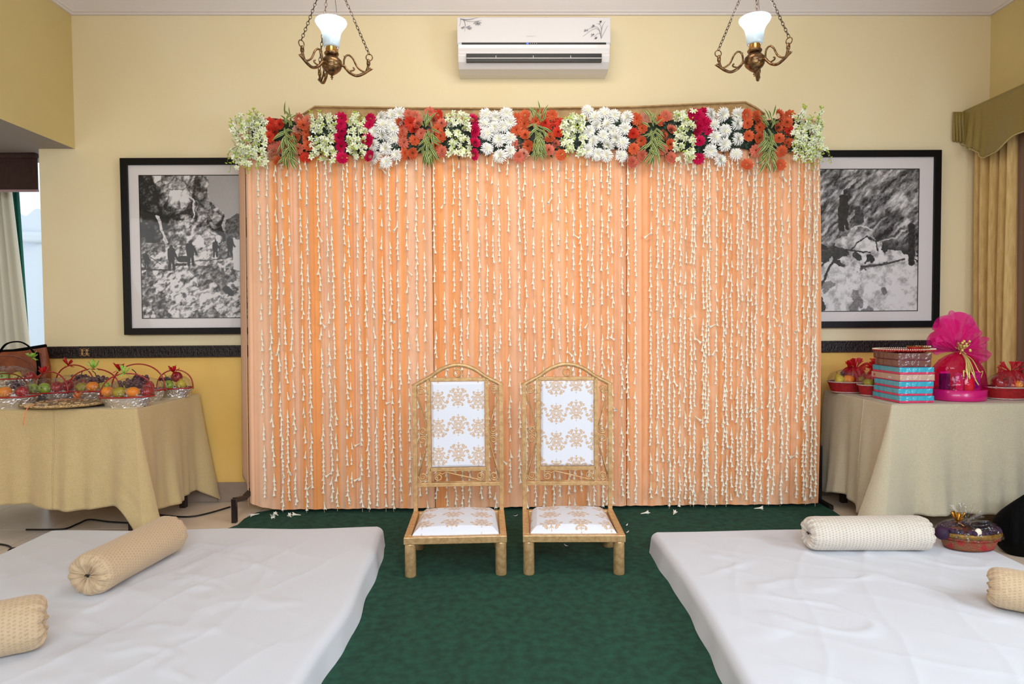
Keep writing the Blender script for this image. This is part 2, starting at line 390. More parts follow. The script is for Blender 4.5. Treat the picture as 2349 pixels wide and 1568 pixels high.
# ---- left window: dark blind, curtains, outdoors
wd = struct(bx('window_2', white_pl, XN, XE, D+.15, D+.18, .78, .84), 'window opening in the left alcove')
bx('window_frame', white_pl, XN, XN+.04, D+.14, D+.18, .84, ZS, parent=wd)
pe = thing('roller_blind', 'dark brown fabric blind rolled down over the top of the left window', 'blind', (-3.6, D+.13, 2.24))
MB().box(-.36, .262, -.012, .0, 0, .235).obj('blind_fabric', blind_m, pe, smooth=False, bevel=.002)
MB().tube([(-.36, -.012, .25), (.262, -.012, .25)], .024, 12).obj('blind_roll', blind_m, pe)
MB().box(-.36, .262, -.018, .004, -.008, .006).obj('bottom_bar', mat('mauve_bar', (170, 140, 146), .5), pe, smooth=False)
def curtain(name, m, x0, x1, xb0, xb1, y, z0, z1, folds, amp, nz_=30, gather=None):
    def fn(u, v):
        z = z0+(z1-z0)*v; a = xb0+(x0-xb0)*v; b = xb1+(x1-xb1)*v
        if gather and v < gather[0]:
            pass
        x = a+(b-a)*u; yy = y+amp*math.sin(u*folds*2*PI+.8*math.sin(v*2))+.3*amp*math.sin(u*folds*4.7+v)
        return (x, yy, z)
    return MB().grid(folds*10+1, nz_, fn).obj(name, m, solid=.002)
def cx_(px, py, y): return PY(px, py, y).x
def ext(px0, py0, px1, py1, y):
    a = PY(px0, py0, y); b = PY(px1, py1, y); k = (b.x-a.x)/(b.z-a.z); return a.x+k*(ZS-a.z), a.x+k*(.02-a.z)
t0, b0 = ext(26, 440, 66, 780, D+.32)
c = curtain('white_curtain', sheer_m, XN, t0, XN, b0, D+.32, .02, ZS, 6, .018)
tag(c, 'off white curtain slanting down beside the green drape in the left window', 'curtain')
t1, b1 = ext(24, 440, 58, 780, D+.38); t2, b2 = ext(43, 440, 66, 780, D+.38)
c = curtain('green_drape', green_c, t1, t2, b1, b2, D+.38, .02, ZS, 2, .010)
tag(c, 'narrow dark green drape next to the white curtain', 'curtain')
# outside the left window
struct(bx('ground_outside', mat('pale_paving', (190, 190, 188), .9), -14, 0, D+.5, 16, -.1, -.02), 'pale paving outdoors')
of = thing('cloth_fence', 'white cloth screen with a scalloped band outside the left window', 'fence', (-7, 8.0, 0))
def sc(u, v): return (-4+8*u, .03*math.sin(u*90), (2.62+.04*math.sin(u*150)*v)*v)
MB().grid(260, 8, sc).obj('cloth_panel', fence_m, of)
MB().grid(260, 4, lambda u, v: (-4+8*u, -.06-.02*math.sin(u*60), 2.28+.10*v+.035*math.sin(u*44)*(1-v))).obj('scalloped_band', fence_m, of, solid=.006)

# ---- right curtains and valance
va = thing('valance', 'olive gold scalloped fabric valance over the window at the right', 'valance', (3.31, D, 2.4))
def valf(u, v):
    y = -u*2.0; yy = D+y
    # scalloped hem: dips near the corner, rises towards the room
    hem = PX(2240, 345, 3.31).z if 0 else 2.44
    t = u*2.0
    pts = [(0, 2.525), (.12, 2.455), (.24, 2.365), (.36, 2.37), (.55, 2.44), (.75, 2.46), (.95, 2.42), (1.15, 2.36), (1.35, 2.37), (1.6, 2.45), (2.0, 2.45)]
    for i in range(len(pts)-1):
        if pts[i][0] <= t <= pts[i+1][0]:
            k = (t-pts[i][0])/(pts[i+1][0]-pts[i][0]); k = k*k*(3-2*k); hem = pts[i][1]+(pts[i+1][1]-pts[i][1])*k
    z = 2.742+(hem-2.742)*v
    fold = math.exp(-((t-.10)/.12)**2)
    x = (-.03*v*v)*min(1, t/.2)-.02*fold*min(1, t/.06)*math.sin(t*95)*v-.012*math.sin(t*13+v*2)*v
    return (x, y, z-2.4)
MB().grid(160, 20, valf).obj('valance_cloth', val_m, va, solid=.006)
MB().grid(24, 14, lambda u, v: (-.085*(1-u), -.022-.014*math.sin(u*24)*v, (2.742-.0*u-2.4)-(.205+.012*u)*v)).obj('valance_return', val_m, va, solid=.006)
MB().tube([(.0+valf(i/80, 1)[0]-.004, valf(i/80, 1)[1], valf(i/80, 1)[2]) for i in range(81)], .005, 6).obj('piping', mat('pale_piping', (190, 172, 116), .6), va)
MB().box(0, .19, -2.0, -.002, .335, .355).obj('valance_board', val_m, va, smooth=False)
def side_curtain(name, m, x, y0, y1, z0, z1, folds, amp, label, seed):
    rr = random.Random(seed); ph = [rr.random()*6 for _ in range(6)]
    def fn(u, v):
        y = y0+(y1-y0)*u; z = z0+(z1-z0)*v
        a = amp*(math.sin(u*folds*2*PI+ph[0]+.5*math.sin(v*2.2))+.35*math.sin(u*folds*3.3*PI+ph[1]))
        return (x+a, y+.02*math.sin(v*5+ph[2]+u*4)*(1-v), z)
    o = MB().grid(folds*14+1, 36, fn).obj(name, m, solid=.002); return tag(o, label, 'curtain')
side_curtain('gold_curtain', cur_m, 3.385, 4.655, 4.26, .02, 2.70, 5, .032, 'gold beige pleated curtain hanging in the right corner', 3)
sh = side_curtain('patterned_sheer', sheer2, 3.41, 4.31, 3.0, .02, 2.70, 9, .022, 'grey brown sheer curtain with rust motifs at the right edge', 4)
for k in range(46):
    rr = random.Random(k); a = rr.random(); yy = 4.22-a*1.15; zz = .7+((k*.618) % 1)*1.7
    l = MB()
    for q in range(5): l.ball((3.378, yy+.010*math.cos(q*1.257)*(1+.4*math.sin(k+q)), zz+.012*math.sin(q*1.257)), .008, 8, 5, .12, 1, 1.3)
    l.obj('rust_motif', rust_m, sh)

# ================================================================ WALL PICTURES (flat prints made as colour points)
def stroke(A, pts, w, val, sx, sy):
    """draw a polyline of half width w (in units) into array A; sx, sy pixels per unit"""
    H_, W_ = A.shape
    for (a, b) in zip(pts[:-1], pts[1:]):
        x0 = int(max(0, (min(a[0], b[0])-w)*sx)); x1 = int(min(W_, (max(a[0], b[0])+w)*sx+2))
        y0 = int(max(0, (min(a[1], b[1])-w)*sy)); y1 = int(min(H_, (max(a[1], b[1])+w)*sy+2))
        if x1 <= x0 or y1 <= y0: continue
        X, Y_ = np.meshgrid((np.arange(x0, x1)+.5)/sx, (np.arange(y0, y1)+.5)/sy)
        dx, dy = b[0]-a[0], b[1]-a[1]; L2 = dx*dx+dy*dy+1e-12
        t = np.clip(((X-a[0])*dx+(Y_-a[1])*dy)/L2, 0, 1); dd = np.hypot(X-a[0]-t*dx, Y_-a[1]-t*dy)
        k = np.clip((w-dd)*sx+.5, 0, 1); A[y0:y1, x0:x1] = A[y0:y1, x0:x1]*(1-k)+val*k
def voro(X, Y_, n, seed, ax=1.0, ay=1.0):
    r = np.random.RandomState(seed); P = r.rand(n, 2)*[X.max()*1.1, Y_.max()*1.1]; val = r.rand(n)
    d1 = np.full(X.shape, 9.); d2 = np.full(X.shape, 9.); v = np.zeros(X.shape)
    for (p, q), c in zip(P, val):
        d = np.hypot((X-p)*ax, (Y_-q)*ay); near = d < d1
        d2 = np.where(near, d1, np.minimum(d2, d)); d1 = np.where(near, d, d1); v = np.where(near, c, v)
    return v, d2-d1
def person_print(A, x, y, h, sx, sy, lean=0, v=.06):
    stroke(A, [(x, y-h*.97), (x, y-h*.93)], h*.065, v, sx, sy)
    stroke(A, [(x+lean*.3, y-h*.78), (x+lean*.1, y-h*.45)], h*.15, v, sx, sy)
    stroke(A, [(x-h*.04, y-h*.45), (x-h*.10, y)], h*.055, v, sx, sy)
    stroke(A, [(x+h*.05, y-h*.45), (x+h*.09, y-h*.02)], h*.055, v, sx, sy)
    stroke(A, [(x+h*.10, y-h*.75), (x+h*.24, y-h*.45)], h*.045, v, sx, sy)
NW, NH = 400, 400
def finish(G, k):
    X, Y_ = np.meshgrid(np.linspace(0, 1, NW), np.linspace(0, 1, NH))
    dx = (fbm(LA, X*22+k, Y_*22, 3)-.45)*.030+(fbm(LC, X*70, Y_*70+k, 2)-.4)*.010; dy = (fbm(LB, X*22, Y_*22+k, 3)-.45)*.030+(fbm(LA, X*70, Y_*70+k, 2)-.4)*.010
    xi = np.clip(((X+dx)*NW).astype(int), 0, NW-1); yi = np.clip(((Y_+dy)*NH).astype(int), 0, NH-1)
    if k == 1:
        fig = (Y_ > .47) & (Y_ < .68); xi = np.where(fig, np.clip(((X+dx*.25)*NW).astype(int), 0, NW-1), xi); yi = np.where(fig, np.clip(((Y_+dy*.25)*NH).astype(int), 0, NH-1), yi)
    sky = (k == 1) & (X > .455+.02*np.sin(Y_*30)+np.clip((Y_-.08), 0, 1)*.50) & (Y_ < .30)
    G = G[yi, xi]; g2 = fbm(LB, X*95+Y_*60, Y_*85-X*30, 3)
    G = G+(g2-.43)*np.where(sky, .03, .50 if k == 1 else .30); G = np.clip((G-.5)*(1.35 if k == 1 else 1.1)+.52, .02, .98)
    return G
def print_left():
    w, h = 1.0, 1.0; X, Y_ = np.meshgrid(np.linspace(0, w, NW), np.linspace(0, h, NH))
    wx = X+.05*fbm(LA, X*6, Y_*6); wy = Y_+.05*fbm(LB, X*6, Y_*6)
    v, e = voro(wx, wy, 46, 4, 1, .8); v2, e2 = voro(wx, wy, 260, 8, 1, 1)
    detail = fbm(LC, X*42+Y_*14, Y_*42, 4)
    rock = .16+.10*np.sin(X*60+Y_*30)*detail+.62*(v > .48)*fbm(LB, X*9, Y_*9)*1.5+.25*(detail-.45)*3
    rock = rock*(np.clip(e*30, 0, 1)*.75+.25); rock = np.where(v2 > .78, rock*1.5+.12, rock); rock = rock*(np.clip(e2*60, 0, 1)*.45+.55)
    d2 = fbm(LA, (X*30-Y_*22), (X*12+Y_*16)*3.2, 4)                         # streaks running down to the right
    slope = .80+(d2-.5)*1.9
    slope = np.where(fbm(LC, X*7, Y_*9, 3) < .36, slope*.55, slope)
    G = np.where(Y_ > .46-.10*(X > .55)*0+.10*np.sin(X*5)*.3, slope, rock)
    mid = np.clip(1-np.abs(Y_-.36-.05*np.sin(X*9))/.13, 0, 1)*np.clip(1-np.abs(X-.34)/.26, 0, 1)
    G = G*(1-mid)+mid*(.72+(detail-.45)*2.0)
    sky = (X > .445+.03*np.sin(Y_*30)+np.clip((Y_-.08), 0, 1)*.50) & (Y_ < .42)
    G = np.where(sky, .52+.22*X+.10*Y_+.02*detail, G)
    mtn = (X > .58) & (Y_ > .25+.06*np.abs(np.sin(X*14))+.02*detail) & (Y_ < .48)
    G = np.where(mtn, .34+.25*(detail-.3), G)
    G = np.where((X > .625) & (Y_ > .43+.03*detail) & (Y_ < .66+.2*(X-.625)), .93+.1*(detail-.5), G)
    sx = NW; sy = NH
    stroke(G, [(.0, .655), (.09, .66), (.20, .665)], .0035, .05, sx, sy)
    stroke(G, [(.20, .665), (.27, .63), (.36, .60), (.47, .595), (.60, .575)], .003, .25, sx, sy)
    person_print(G, .205, .66, .17, sx, sy); person_print(G, .338, .628, .17, sx, sy, -.03)
    stroke(G, [(.265, .585), (.31, .585)], .022, .10, sx, sy); stroke(G, [(.24, .625), (.30, .625)], .010, .10, sx, sy)
    person_print(G, .035, .65, .11, sx, sy); person_print(G, .505, .57, .12, sx, sy); person_print(G, .605, .56, .13, sx, sy)
    stroke(G, [(.06, .57), (.13, .62)], .003, .2, sx, sy)
    stroke(G, [(.57, .80), (.60, .83)], .022, .12, sx, sy); stroke(G, [(.55, .66), (.56, .76)], .012, .35, sx, sy)
    stroke(G, [(.12, .28), (.17, .47)], .010, .82, sx, sy); stroke(G, [(.30, .10), (.36, .18), (.36, .29)], .006, .85, sx, sy)
    return finish(G, 1)
def print_right():
    X, Y_ = np.meshgrid(np.linspace(0, 1, NW), np.linspace(0, 1, NH))
    detail = fbm(LA, (X-Y_)*13+20, (X+Y_)*40, 5); big = fbm(LB, X*5+Y_*3, Y_*6, 3)
    G = .43+(detail-.46)*1.35+(big-.45)*.6
    low = np.clip((Y_-.46-.06*np.sin(X*8))/.10, 0, 1)
    patch = fbm(LC, X*9, Y_*11, 4)
    snow = .80+(fbm(LB, X*30, Y_*30, 4)-.46)*1.1; snow = np.where(patch < .37, .16, snow)
    lo2 = np.clip((Y_-.68)/.08, 0, 1); snow = snow*(1-lo2)+lo2*(.86+(fbm(LC, X*24, Y_*24, 4)-.46)*.8); snow = np.where((lo2 > .5) & (patch < .27), .5, snow)
    G = G*(1-low)+snow*low
    sx = NW; sy = NH
    st_ = lambda A_, pts, w, v, a, b_: stroke(A_, [(.27+.73*x, y) for x, y in pts], w*.85, v, a, b_)
    st_(G, [(.26, .20), (.25, .36)], .042, .10, sx, sy); st_(G, [(.24, .36), (.245, .42)], .022, .08, sx, sy); st_(G, [(.28, .36), (.30, .41)], .018, .08, sx, sy)
    st_(G, [(.275, .15), (.28, .155)], .018, .14, sx, sy); st_(G, [(.36, .08), (.31, .13)], .012, .75, sx, sy)
    st_(G, [(.40, .28), (.42, .36)], .032, .22, sx, sy)
    st_(G, [(0, .70), (.18, .58), (.30, .56), (.42, .575), (.52, .59)], .006, .12, sx, sy)
    st_(G, [(.34, .56), (.42, .50), (.50, .475), (.58, .50), (.60, .57)], .006, .14, sx, sy)
    st_(G, [(0, .93), (.05, .80), (.12, .70), (.20, .60)], .011, .10, sx, sy)
    st_(G, [(.46, .68), (.66, .665), (.86, .64)], .009, .22, sx, sy); st_(G, [(.34, .42), (.44, .40), (.54, .43)], .006, .85, sx, sy)
    st_(G, [(.60, .505), (.80, .485)], .004, .8, sx, sy); st_(G, [(.66, .85), (.67, .87)], .026, .42, sx, sy)
    st_(G, [(.38, .60), (.40, .615)], .03, .2, sx, sy); st_(G, [(.42, .92), (.36, .99)], .035, .45, sx, sy)
    st_(G, [(.93, .40), (.94, .66)], .028, .14, sx, sy); st_(G, [(.01, .90), (.06, .97)], .03, .10, sx, sy); st_(G, [(.09, .55), (.02, .53)], .018, .1, sx, sy)
    return finish(G, 2)
def picture(label, x0, x1, z0, z1, px0, px1, pz0, pz1, G):
    t = thing('framed_photograph', label, 'picture', ((x0+x1)/2, D-.03, z0)); cx = (x0+x1)/2; fw = .047
    t.rotation_euler = (0, 0, 0)
    m = MB(); a, b, c_, d = x0-cx, x1-cx, 0, z1-z0
    m.box(a, b, -.014, .03, c_, c_+fw); m.box(a, b, -.014, .03, d-fw, d); m.box(a, a+fw, -.0139, .03, c_+fw, d-fw); m.box(b-fw, b, -.0139, .03, c_+fw, d-fw)
    m.obj('frame', black_m, t, smooth=False)
    mo_ = MB().box(a+fw, b-fw, .004, .02, fw, d-fw).obj('mount_board', matb_m, t, smooth=False)
    q0, q1, r0, r1 = px0-cx, px1-cx, pz0-z0, pz1-z0
    m = MB()
    for g in ((q0-.005, q0, r0-.005, r1+.005), (q1, q1+.005, r0-.005, r1+.005), (q0, q1, r0-.005, r0), (q0, q1, r1, r1+.005)): m.box(g[0], g[1], .001, .004, g[2], g[3])
    m.obj('key_line', black_m, mo_, smooth=False)
    g = MB().grid(NW, NH, lambda u, v: (q0+(q1-q0)*u, .0025, r1+(r0-r1)*v))
    cl = np.repeat(G.ravel()[:, None], 3, 1)**1.9*np.array([.84, .80, .80])
    g.obj('print', print_m, mo_, cols=cl)
    gl = film('picture_glass', (255, 255, 255), .012, .03, (2, .02), facing=.05)
    MB().box(a+fw, b-fw, -.003, -.001, fw, d-fw).obj('glass', gl, t, smooth=False)
    return t
picture('black framed photograph of a rocky mountain path, left of the backdrop', -2.654, -1.38, 1.198, 2.430, -2.530, -1.505, 1.316, 2.310, print_left())
p2 = picture('black framed photograph of a dark figure on a stony slope, right of the backdrop', 1.86, 3.134, 1.212, 2.470, 1.985, 2.980, 1.333, 2.337, print_right())

def text(body, size, m, parent, loc, rot, space=1):
    fc = bpy.data.curves.new('tmp', 'FONT'); fc.body = body; fc.size = size; fc.space_character = space; fc.align_x = 'CENTER'; fc.extrude = .0003
    fo = bpy.data.objects.new('tmp', fc); me = bpy.data.meshes.new_from_object(fo); me.name = 'lettering'; bpy.data.objects.remove(fo)
    me.materials.clear(); me.materials.append(m)
    return link('lettering', me, parent, loc, rot)
# ================================================================ AIR CONDITIONER
def ac():
    x0, x1, zt, zb = -.286, .748, 3.331, 2.985; yf = D-.215
    t = thing('air_conditioner', 'white wall air conditioner with grey floral print, high above the backdrop', 'air conditioner', ((x0+x1)/2, D, zb))
    w = (x1-x0)/2; h = zt-zb
    body = [(0, h), (-.190, h), (-.209, h-.012), (-.213, h-.18)]; low = [(-.213, h-.186), (-.214, .12), (-.208, .085), (-.19, .045), (-.15, .012), (-.08, 0), (0, 0)]
    def extr(p, a, b):
        m = MB(); n = len(p); m.add([(a, y, z) for y, z in p]+[(b, y, z) for y, z in p], [(i, i+1, n+i+1, n+i) for i in range(n-1)]+[tuple(range(n))[::-1], tuple(range(n, 2*n))]); return m
    extr([(0, h-.184)]+[(0, h)]+body[1:]+[(-.2, h-.184)], -w, w).obj('front_panel', white_pl, t, smooth=False, bevel=.004)
    extr([(0, h-.19)]+low[::-1][:-2]+[(-.200, .105), (-.21, .13), (-.213, h-.19)], -w+.004, w-.004).obj('lower_casing', white_pl, t, smooth=False, bevel=.004)
    ds_ = MB().box(-w+.03, w-.03, -.2145, -.19, h-.194, h-.181).obj('display_strip', dark_pl, t, smooth=False)
    for s in (-1, 1): MB().box(s*w-(.03 if s > 0 else 0), s*w+(.03 if s < 0 else 0), -.2142, -.19, h-.192, h-.183).obj('strip_end', mat('grey_clip', (206, 206, 208), .3), t, smooth=False)
    MB().box(-.052, -.036, -.2155, -.214, h-.191, h-.184).obj('display', led_m, ds_, smooth=False)
    for k in range(4): MB().box(-.026+k*.014, -.023+k*.014, -.2155, -.214, h-.189, h-.186).obj('indicator', white_pl, ds_, smooth=False)
    # air outlet: dark slot set back behind the lower lip, louvre and dividers
    MB().box(-w+.06, w-.06, -.2135, -.15, .040, .092).obj('air_outlet', dark_pl, t, smooth=False)
    lv_ = MB().box(-w+.062, w-.062, -.218, -.205, .058, .063).obj('louvre', white_pl, t, smooth=False, bevel=.001)
    for k in range(3): MB().box(-w+.258+k*.252, -w+.261+k*.252, -.2165, -.205, .063, .078).obj('louvre_rib', white_pl, lv_, smooth=False)
    # grey printed sprigs and small lettering
    yy = -.2140
    def leafm(m, x, z, a, L, wd_):
        ca, sa = math.cos(a), math.sin(a); o = []
        for (u, v) in ((0, 0), (.5, .5), (1, 0), (.5, -.5)): o.append((x+ca*u*L-sa*v*wd_, yy, z+sa*u*L+ca*v*wd_))
        m.add(o, [(0, 3, 2, 1)])
    m = MB(); r = random.Random(2)
    ox, oz = w-.065, h-.155
    for k, (dx, dz, cv) in enumerate([(.03, .115, .02), (-.03, .10, .03), (-.09, .06, .045), (-.12, .015, .06), (.045, .085, .0), (-.05, .01, .03), (.012, .09, .01)]):
        pts = [(ox+dx*t_+cv*math.sin(t_*PI)*(-.3 if dx > 0 else .5), yy, oz+dz*t_+cv*math.sin(t_*PI)) for t_ in [i/10 for i in range(11)]]
        m.tube(pts, [.0016*(1-.6*i/10) for i in range(11)], 4)
    for (x, z) in ((ox+.0, oz+.105), (ox-.05, oz+.078), (ox-.055, oz+.02), (ox-.03, oz-.002), (ox-.10, oz+.05)):
        for k in range(5): leafm(m, x, z, .3+k*.65+r.random(), .018, .007)
    m.obj('floral_print', grey_ink, t)
    m = MB(); ox, oz = -w+.022, h-.022
    for (dx, dz, cv) in [(.12, .008, -.012), (.14, -.012, -.012), (.10, .002, -.006), (.03, -.085, .02), (.035, -.05, .012), (-.005, -.05, .008)]:
        m.tube([(ox+dx*t_+cv*math.sin(t_*PI)*.7, yy, oz+dz*t_+cv*math.sin(t_*PI)) for t_ in [i/8 for i in range(9)]], [.0014*(1-.5*i/8) for i in range(9)], 4)
    for (x, z, L) in ((ox+.12, oz-.028, .024), (ox+.105, oz-.02, .026), (ox+.05, oz-.05, .020), (ox+.015, oz-.055, .016), (ox+.062, oz-.06, .018)):
        for k in range(4): leafm(m, x, z, -2.4+k*.8, L, .008)
    m.obj('floral_print', grey_ink, t)
    text('auowart', .013, mat('pale_grey_ink', (196, 188, 184), .5), t, (-.02, -.2142, h-.142), (R(90), 0, 0), 1.5)
ac()

# ================================================================ GREEN CARPET
def carpet_edge():
    pts = [PZ(545, 1206, 0), PZ(560, 1192, 0), PZ(575, 1184, 0), PZ(590, 1177, 0), PZ(625, 1171, 0)]
    return [(p.x, p.y) for p in pts]
ce = [(-1.95, 1.0), (-1.95, 3.4), (-1.75, 3.95)]+carpet_edge()+[(-1.4, 4.52), (1.9, 4.56), (2.12, 4.52), (2.20, 4.40), (2.17, 4.1), (2.15, 3.7), (2.15, 1.0)]
m = MB(); n = len(ce); m.add([(x, y, .0) for x, y in ce]+[(x, y, .008) for x, y in ce], [tuple(range(n))[::-1], tuple(range(n, 2*n))]+[(i, (i+1) % n, n+(i+1) % n, n+i) for i in range(n)])
o = flat(m.obj('carpet', carpet_m)); tag(o, 'dark green carpet laid under the chairs and between the mattresses', 'carpet')
CZ = .008

# ================================================================ BACKDROP
YB = 4.36
bd = thing('fabric_backdrop', 'tall stage backdrop of peach and orange striped cloth behind the two chairs', 'backdrop', (0.22, YB, 0))
def pw(px, y=YB, py=700): return PY(px, py, y).x
edges = [540+z/3.733 for z in (330, 375, 430, 480, 565, 620, 660, 745, 850, 890, 945, 1010, 1085, 1130, 1230, 1290, 1330, 1370, 1420, 1460)]
x_ = edges[-1]; r = random.Random(5)
while x_ < 1900: x_ += r.choice([9, 13, 17, 22, 28]); edges.append(x_)
edges = [pw(e) for e in edges]
peach = np.array(lin((248, 194, 156))[:3]); oran = np.array(lin((255, 168, 96))[:3]); deep = np.array(lin((238, 142, 74))[:3])
rr = random.Random(8); lines_ = sorted(pw(560+rr.random()*1320) for _ in range(70)); lines_c = [rr.random() for _ in lines_]
strength = [rr.uniform(.35, 1) for _ in edges]
def stripe(x, z):
    i = sum(1 for e in edges if e < x); t = (i % 2)*(strength[min(i, len(edges)-1)] if i > 20 else 1.0)
    # soft edges
    for e in edges:
        dd = x-e
        if abs(dd) < .008: t = t*.5+.25
    if x > .62: t = t*.62+.18+.3*(nz(x*6+3, z*.4))
    elif x > -.45: t = t*.75+.15
    if z < .30: t *= .35+.65*max(0, z-.05)/.25 if nz(x*5, 1) > 0 else 1
    c = peach*(1-t)+oran*min(1, max(0, t))
    for e, q in zip(lines_, lines_c):
        if abs(x-e) < .0035+.003*q: c = c*(.45+.25*q)+deep*(.55-.25*q)
    c = c*(1+.10*nz(x*14, z*1.2+4))
    return c
seams = [-1.668, pw(994), pw(1437), 2.118]
for k in range(3):
    a, b = seams[k]+(.002 if k else 0), seams[k+1]-(.002 if k < 2 else 0)
    nx = int((b-a)/.0075); cols = []
    def fn(u, v):
        x = a+(b-a)*u; z = .030+(2.60-.030)*v
        xx = x + (-.03 if False else 0)
        if k == 0: xx += -.022*(1-u)*(1-v)*1.0; z += .05*max(0, 1-u*6)**2*(1-v)
        if k == 2: xx += (.020*math.sin(v*PI*.9+.2)+.012*(1-v))*u
        e = min(u, 1-u)*(b-a); yy = -.010*min(1, e/.02)-.004*math.sin(x*90)-.006*math.sin(x*31+2)-.010*nz(x*3, z*1.3)
        yy += .004*math.sin(z*24+x*6)*(1 if x > .6 else .3)*max(0, 1-z)
        cols.append(stripe(x, z)); return (xx-.22, yy, z)
    g = MB().grid(nx, 44, fn); g.obj('cloth_panel', peach_m, bd, cols=cols, label=['peach cloth panel with broad orange stripes', 'middle cloth panel, orange towards its centre', 'right cloth panel in finely striped orange'][k])
# cloth drawn round the sides
cols = []
def sd(u, v):
    z = .05+.0*u+2.5*v+.09*u*(1-v)**8*2; cols.append(peach*(.92-.3*math.sin(u*9)**2*.5)); return (-1.89-.10*u-.012*math.sin(u*7+1)-.02*(1-v)*(1), .0+.16*u, z)
MB().grid(12, 30, sd).obj('side_cloth', peach_m, bd, cols=cols, solid=.002)
cols = []
def sd2(u, v): cols.append(peach*.95); return (1.898+.02*math.sin(v*PI*.9+.2)+.012*(1-v)+.02*u, .16*u, .03+2.5*v)
MB().grid(8, 30, sd2).obj('side_cloth', peach_m, bd, cols=cols, solid=.002)
MB().box(-1.86, 1.87, .05, .15, .05, 2.52).obj('board', core_m, bd, smooth=False)
# gold brown cloth over the top rail
tp = [PY(700, 300, 4.5), PY(700, 264, 4.5), PY(712, 256, 4.5), PY(727, 246, 4.5), PY(980, 250, 4.5), PY(1230, 250, 4.5), PY(1450, 247, 4.5), PY(1600, 240, 4.5), PY(1703, 236, 4.5), PY(1725, 247, 4.5), PY(1748, 264, 4.5), PY(1748, 300, 4.5)]
n = len(tp); m = MB()
m.add([(p.x-.22, .10, p.z) for p in tp]+[(p.x-.22, .17, p.z) for p in tp], [tuple(range(n))[::-1], tuple(range(n, 2*n))]+[(i, (i+1) % n, n+(i+1) % n, n+i) for i in range(n)])
m.obj('top_cover', topcl_m, bd, smooth=False, bevel=.006)
m = MB(); m.tube([(p.x-.22, .085, p.z-.012) for p in tp[1:-1]], .006, 6); m.obj('top_cover_fold', topcl_m, bd)
# black steel feet showing at both lower corners
bs = thing('backdrop_stand', 'black steel stand of the backdrop, its feet showing at both lower corners', 'stand', (0.22, YB+.10, 0))
m = MB(); m.box(-1.955, -1.925, -.30, -.27, 0, .155)
m.bar((-1.94, -.28, .145), (-1.925, -.16, .125), .03, .03); m.bar((-1.925, -.16, .125), (-1.905, .0, .17), .03, .03)
m.obj('steel_foot', steel_blk, bs, smooth=False, bevel=.002)
m = MB(); m.box(1.96, 1.99, .0, .03, 0, .4); m.box(1.96, 1.99, -.16, .15, 0, .03); m.obj('steel_foot', steel_blk, bs, smooth=False, bevel=.002)

# ================================================================ FLOWER GARLAND
def face_rot(rng, spread=.5): return (R(90)+rng.uniform(-spread, spread)-.15, rng.uniform(-3, 3), rng.uniform(-spread, spread))
def carnation_mesh(seed, m):
    g = MB(); r = random.Random(seed); L = 6
    for k in range(L):
        f = k/(L-1); ro = .10+.90*f; top = .50-.50*f**1.8; rin = ro*.45; zi = top-.28; ph = r.random()*6; n = r.choice([9, 10, 11]); n2 = n*3+1; seg = 60
        def fn(u, v, ro=ro, top=top, rin=rin, zi=zi, ph=ph, n=n, n2=n2):
            a = u*2*PI; rr = rin+(ro-rin)*v**.7
            w = v*v*(.12*math.sin(n*a+ph)+.06*math.sin(n2*a+2*ph)); j = v**3*.06*((int(u*60) % 2)*2-1)
            return ((rr*(1+w*.8+j))*math.cos(a), (rr*(1+w*.8+j))*math.sin(a), zi+(top-zi)*v**.8+w*.9+j)
        g.grid(seg, 4, fn, wrap=True)
    return g.mesh('carnation', m)
def mum_mesh(seed):
    g = MB(); r = random.Random(seed); cols = []
    for k, (n, L0, el) in enumerate([(26, 1.0, -.10), (24, .96, .12), (22, .86, .38), (18, .70, .66), (14, .50, .95), (9, .30, 1.25)]):
        for i in range(n):
            a = 2*PI*i/n+k*.3+r.uniform(-.12, .12); L_ = L0*r.uniform(.86, 1.12); e = el+r.uniform(-.12, .12); w = .060
            ca, sa = math.cos(a), math.sin(a); vs = []
            for q, t in enumerate((.06, .5, .85, 1.0)):
                rr = L_*t*math.cos(e*(1-.35*t)); z = L_*t*math.sin(e)+.10*math.sin(t*PI)-.10*t*t*(1 if k < 3 else -.6); ww = w*(.6, 1.0, 1.0, .35)[q]
                dz = .03*(.6, 1, 1, .2)[q]
                vs += [(rr*ca-sa*ww, rr*sa+ca*ww, z+dz), (rr*ca, rr*sa, z-dz*.6), (rr*ca+sa*ww, rr*sa-ca*ww, z+dz)]
                base = np.array([.98, .96, .90])*(1 if k < 5 else .97)
                yl = np.array([.92, .86, .42]); mixk = (0, 0, 0, .05, .22, .75)[k]*(1-t*.5)
                cols += [base*(1-mixk)+yl*mixk]*3
            fs = []
            for q in range(3): fs += [(q*3, q*3+1, q*3+4, q*3+3), (q*3+1, q*3+2, q*3+5, q*3+4)]
            g.add(vs, fs)
    return g.mesh('chrysanthemum', mum_m, True, cols)
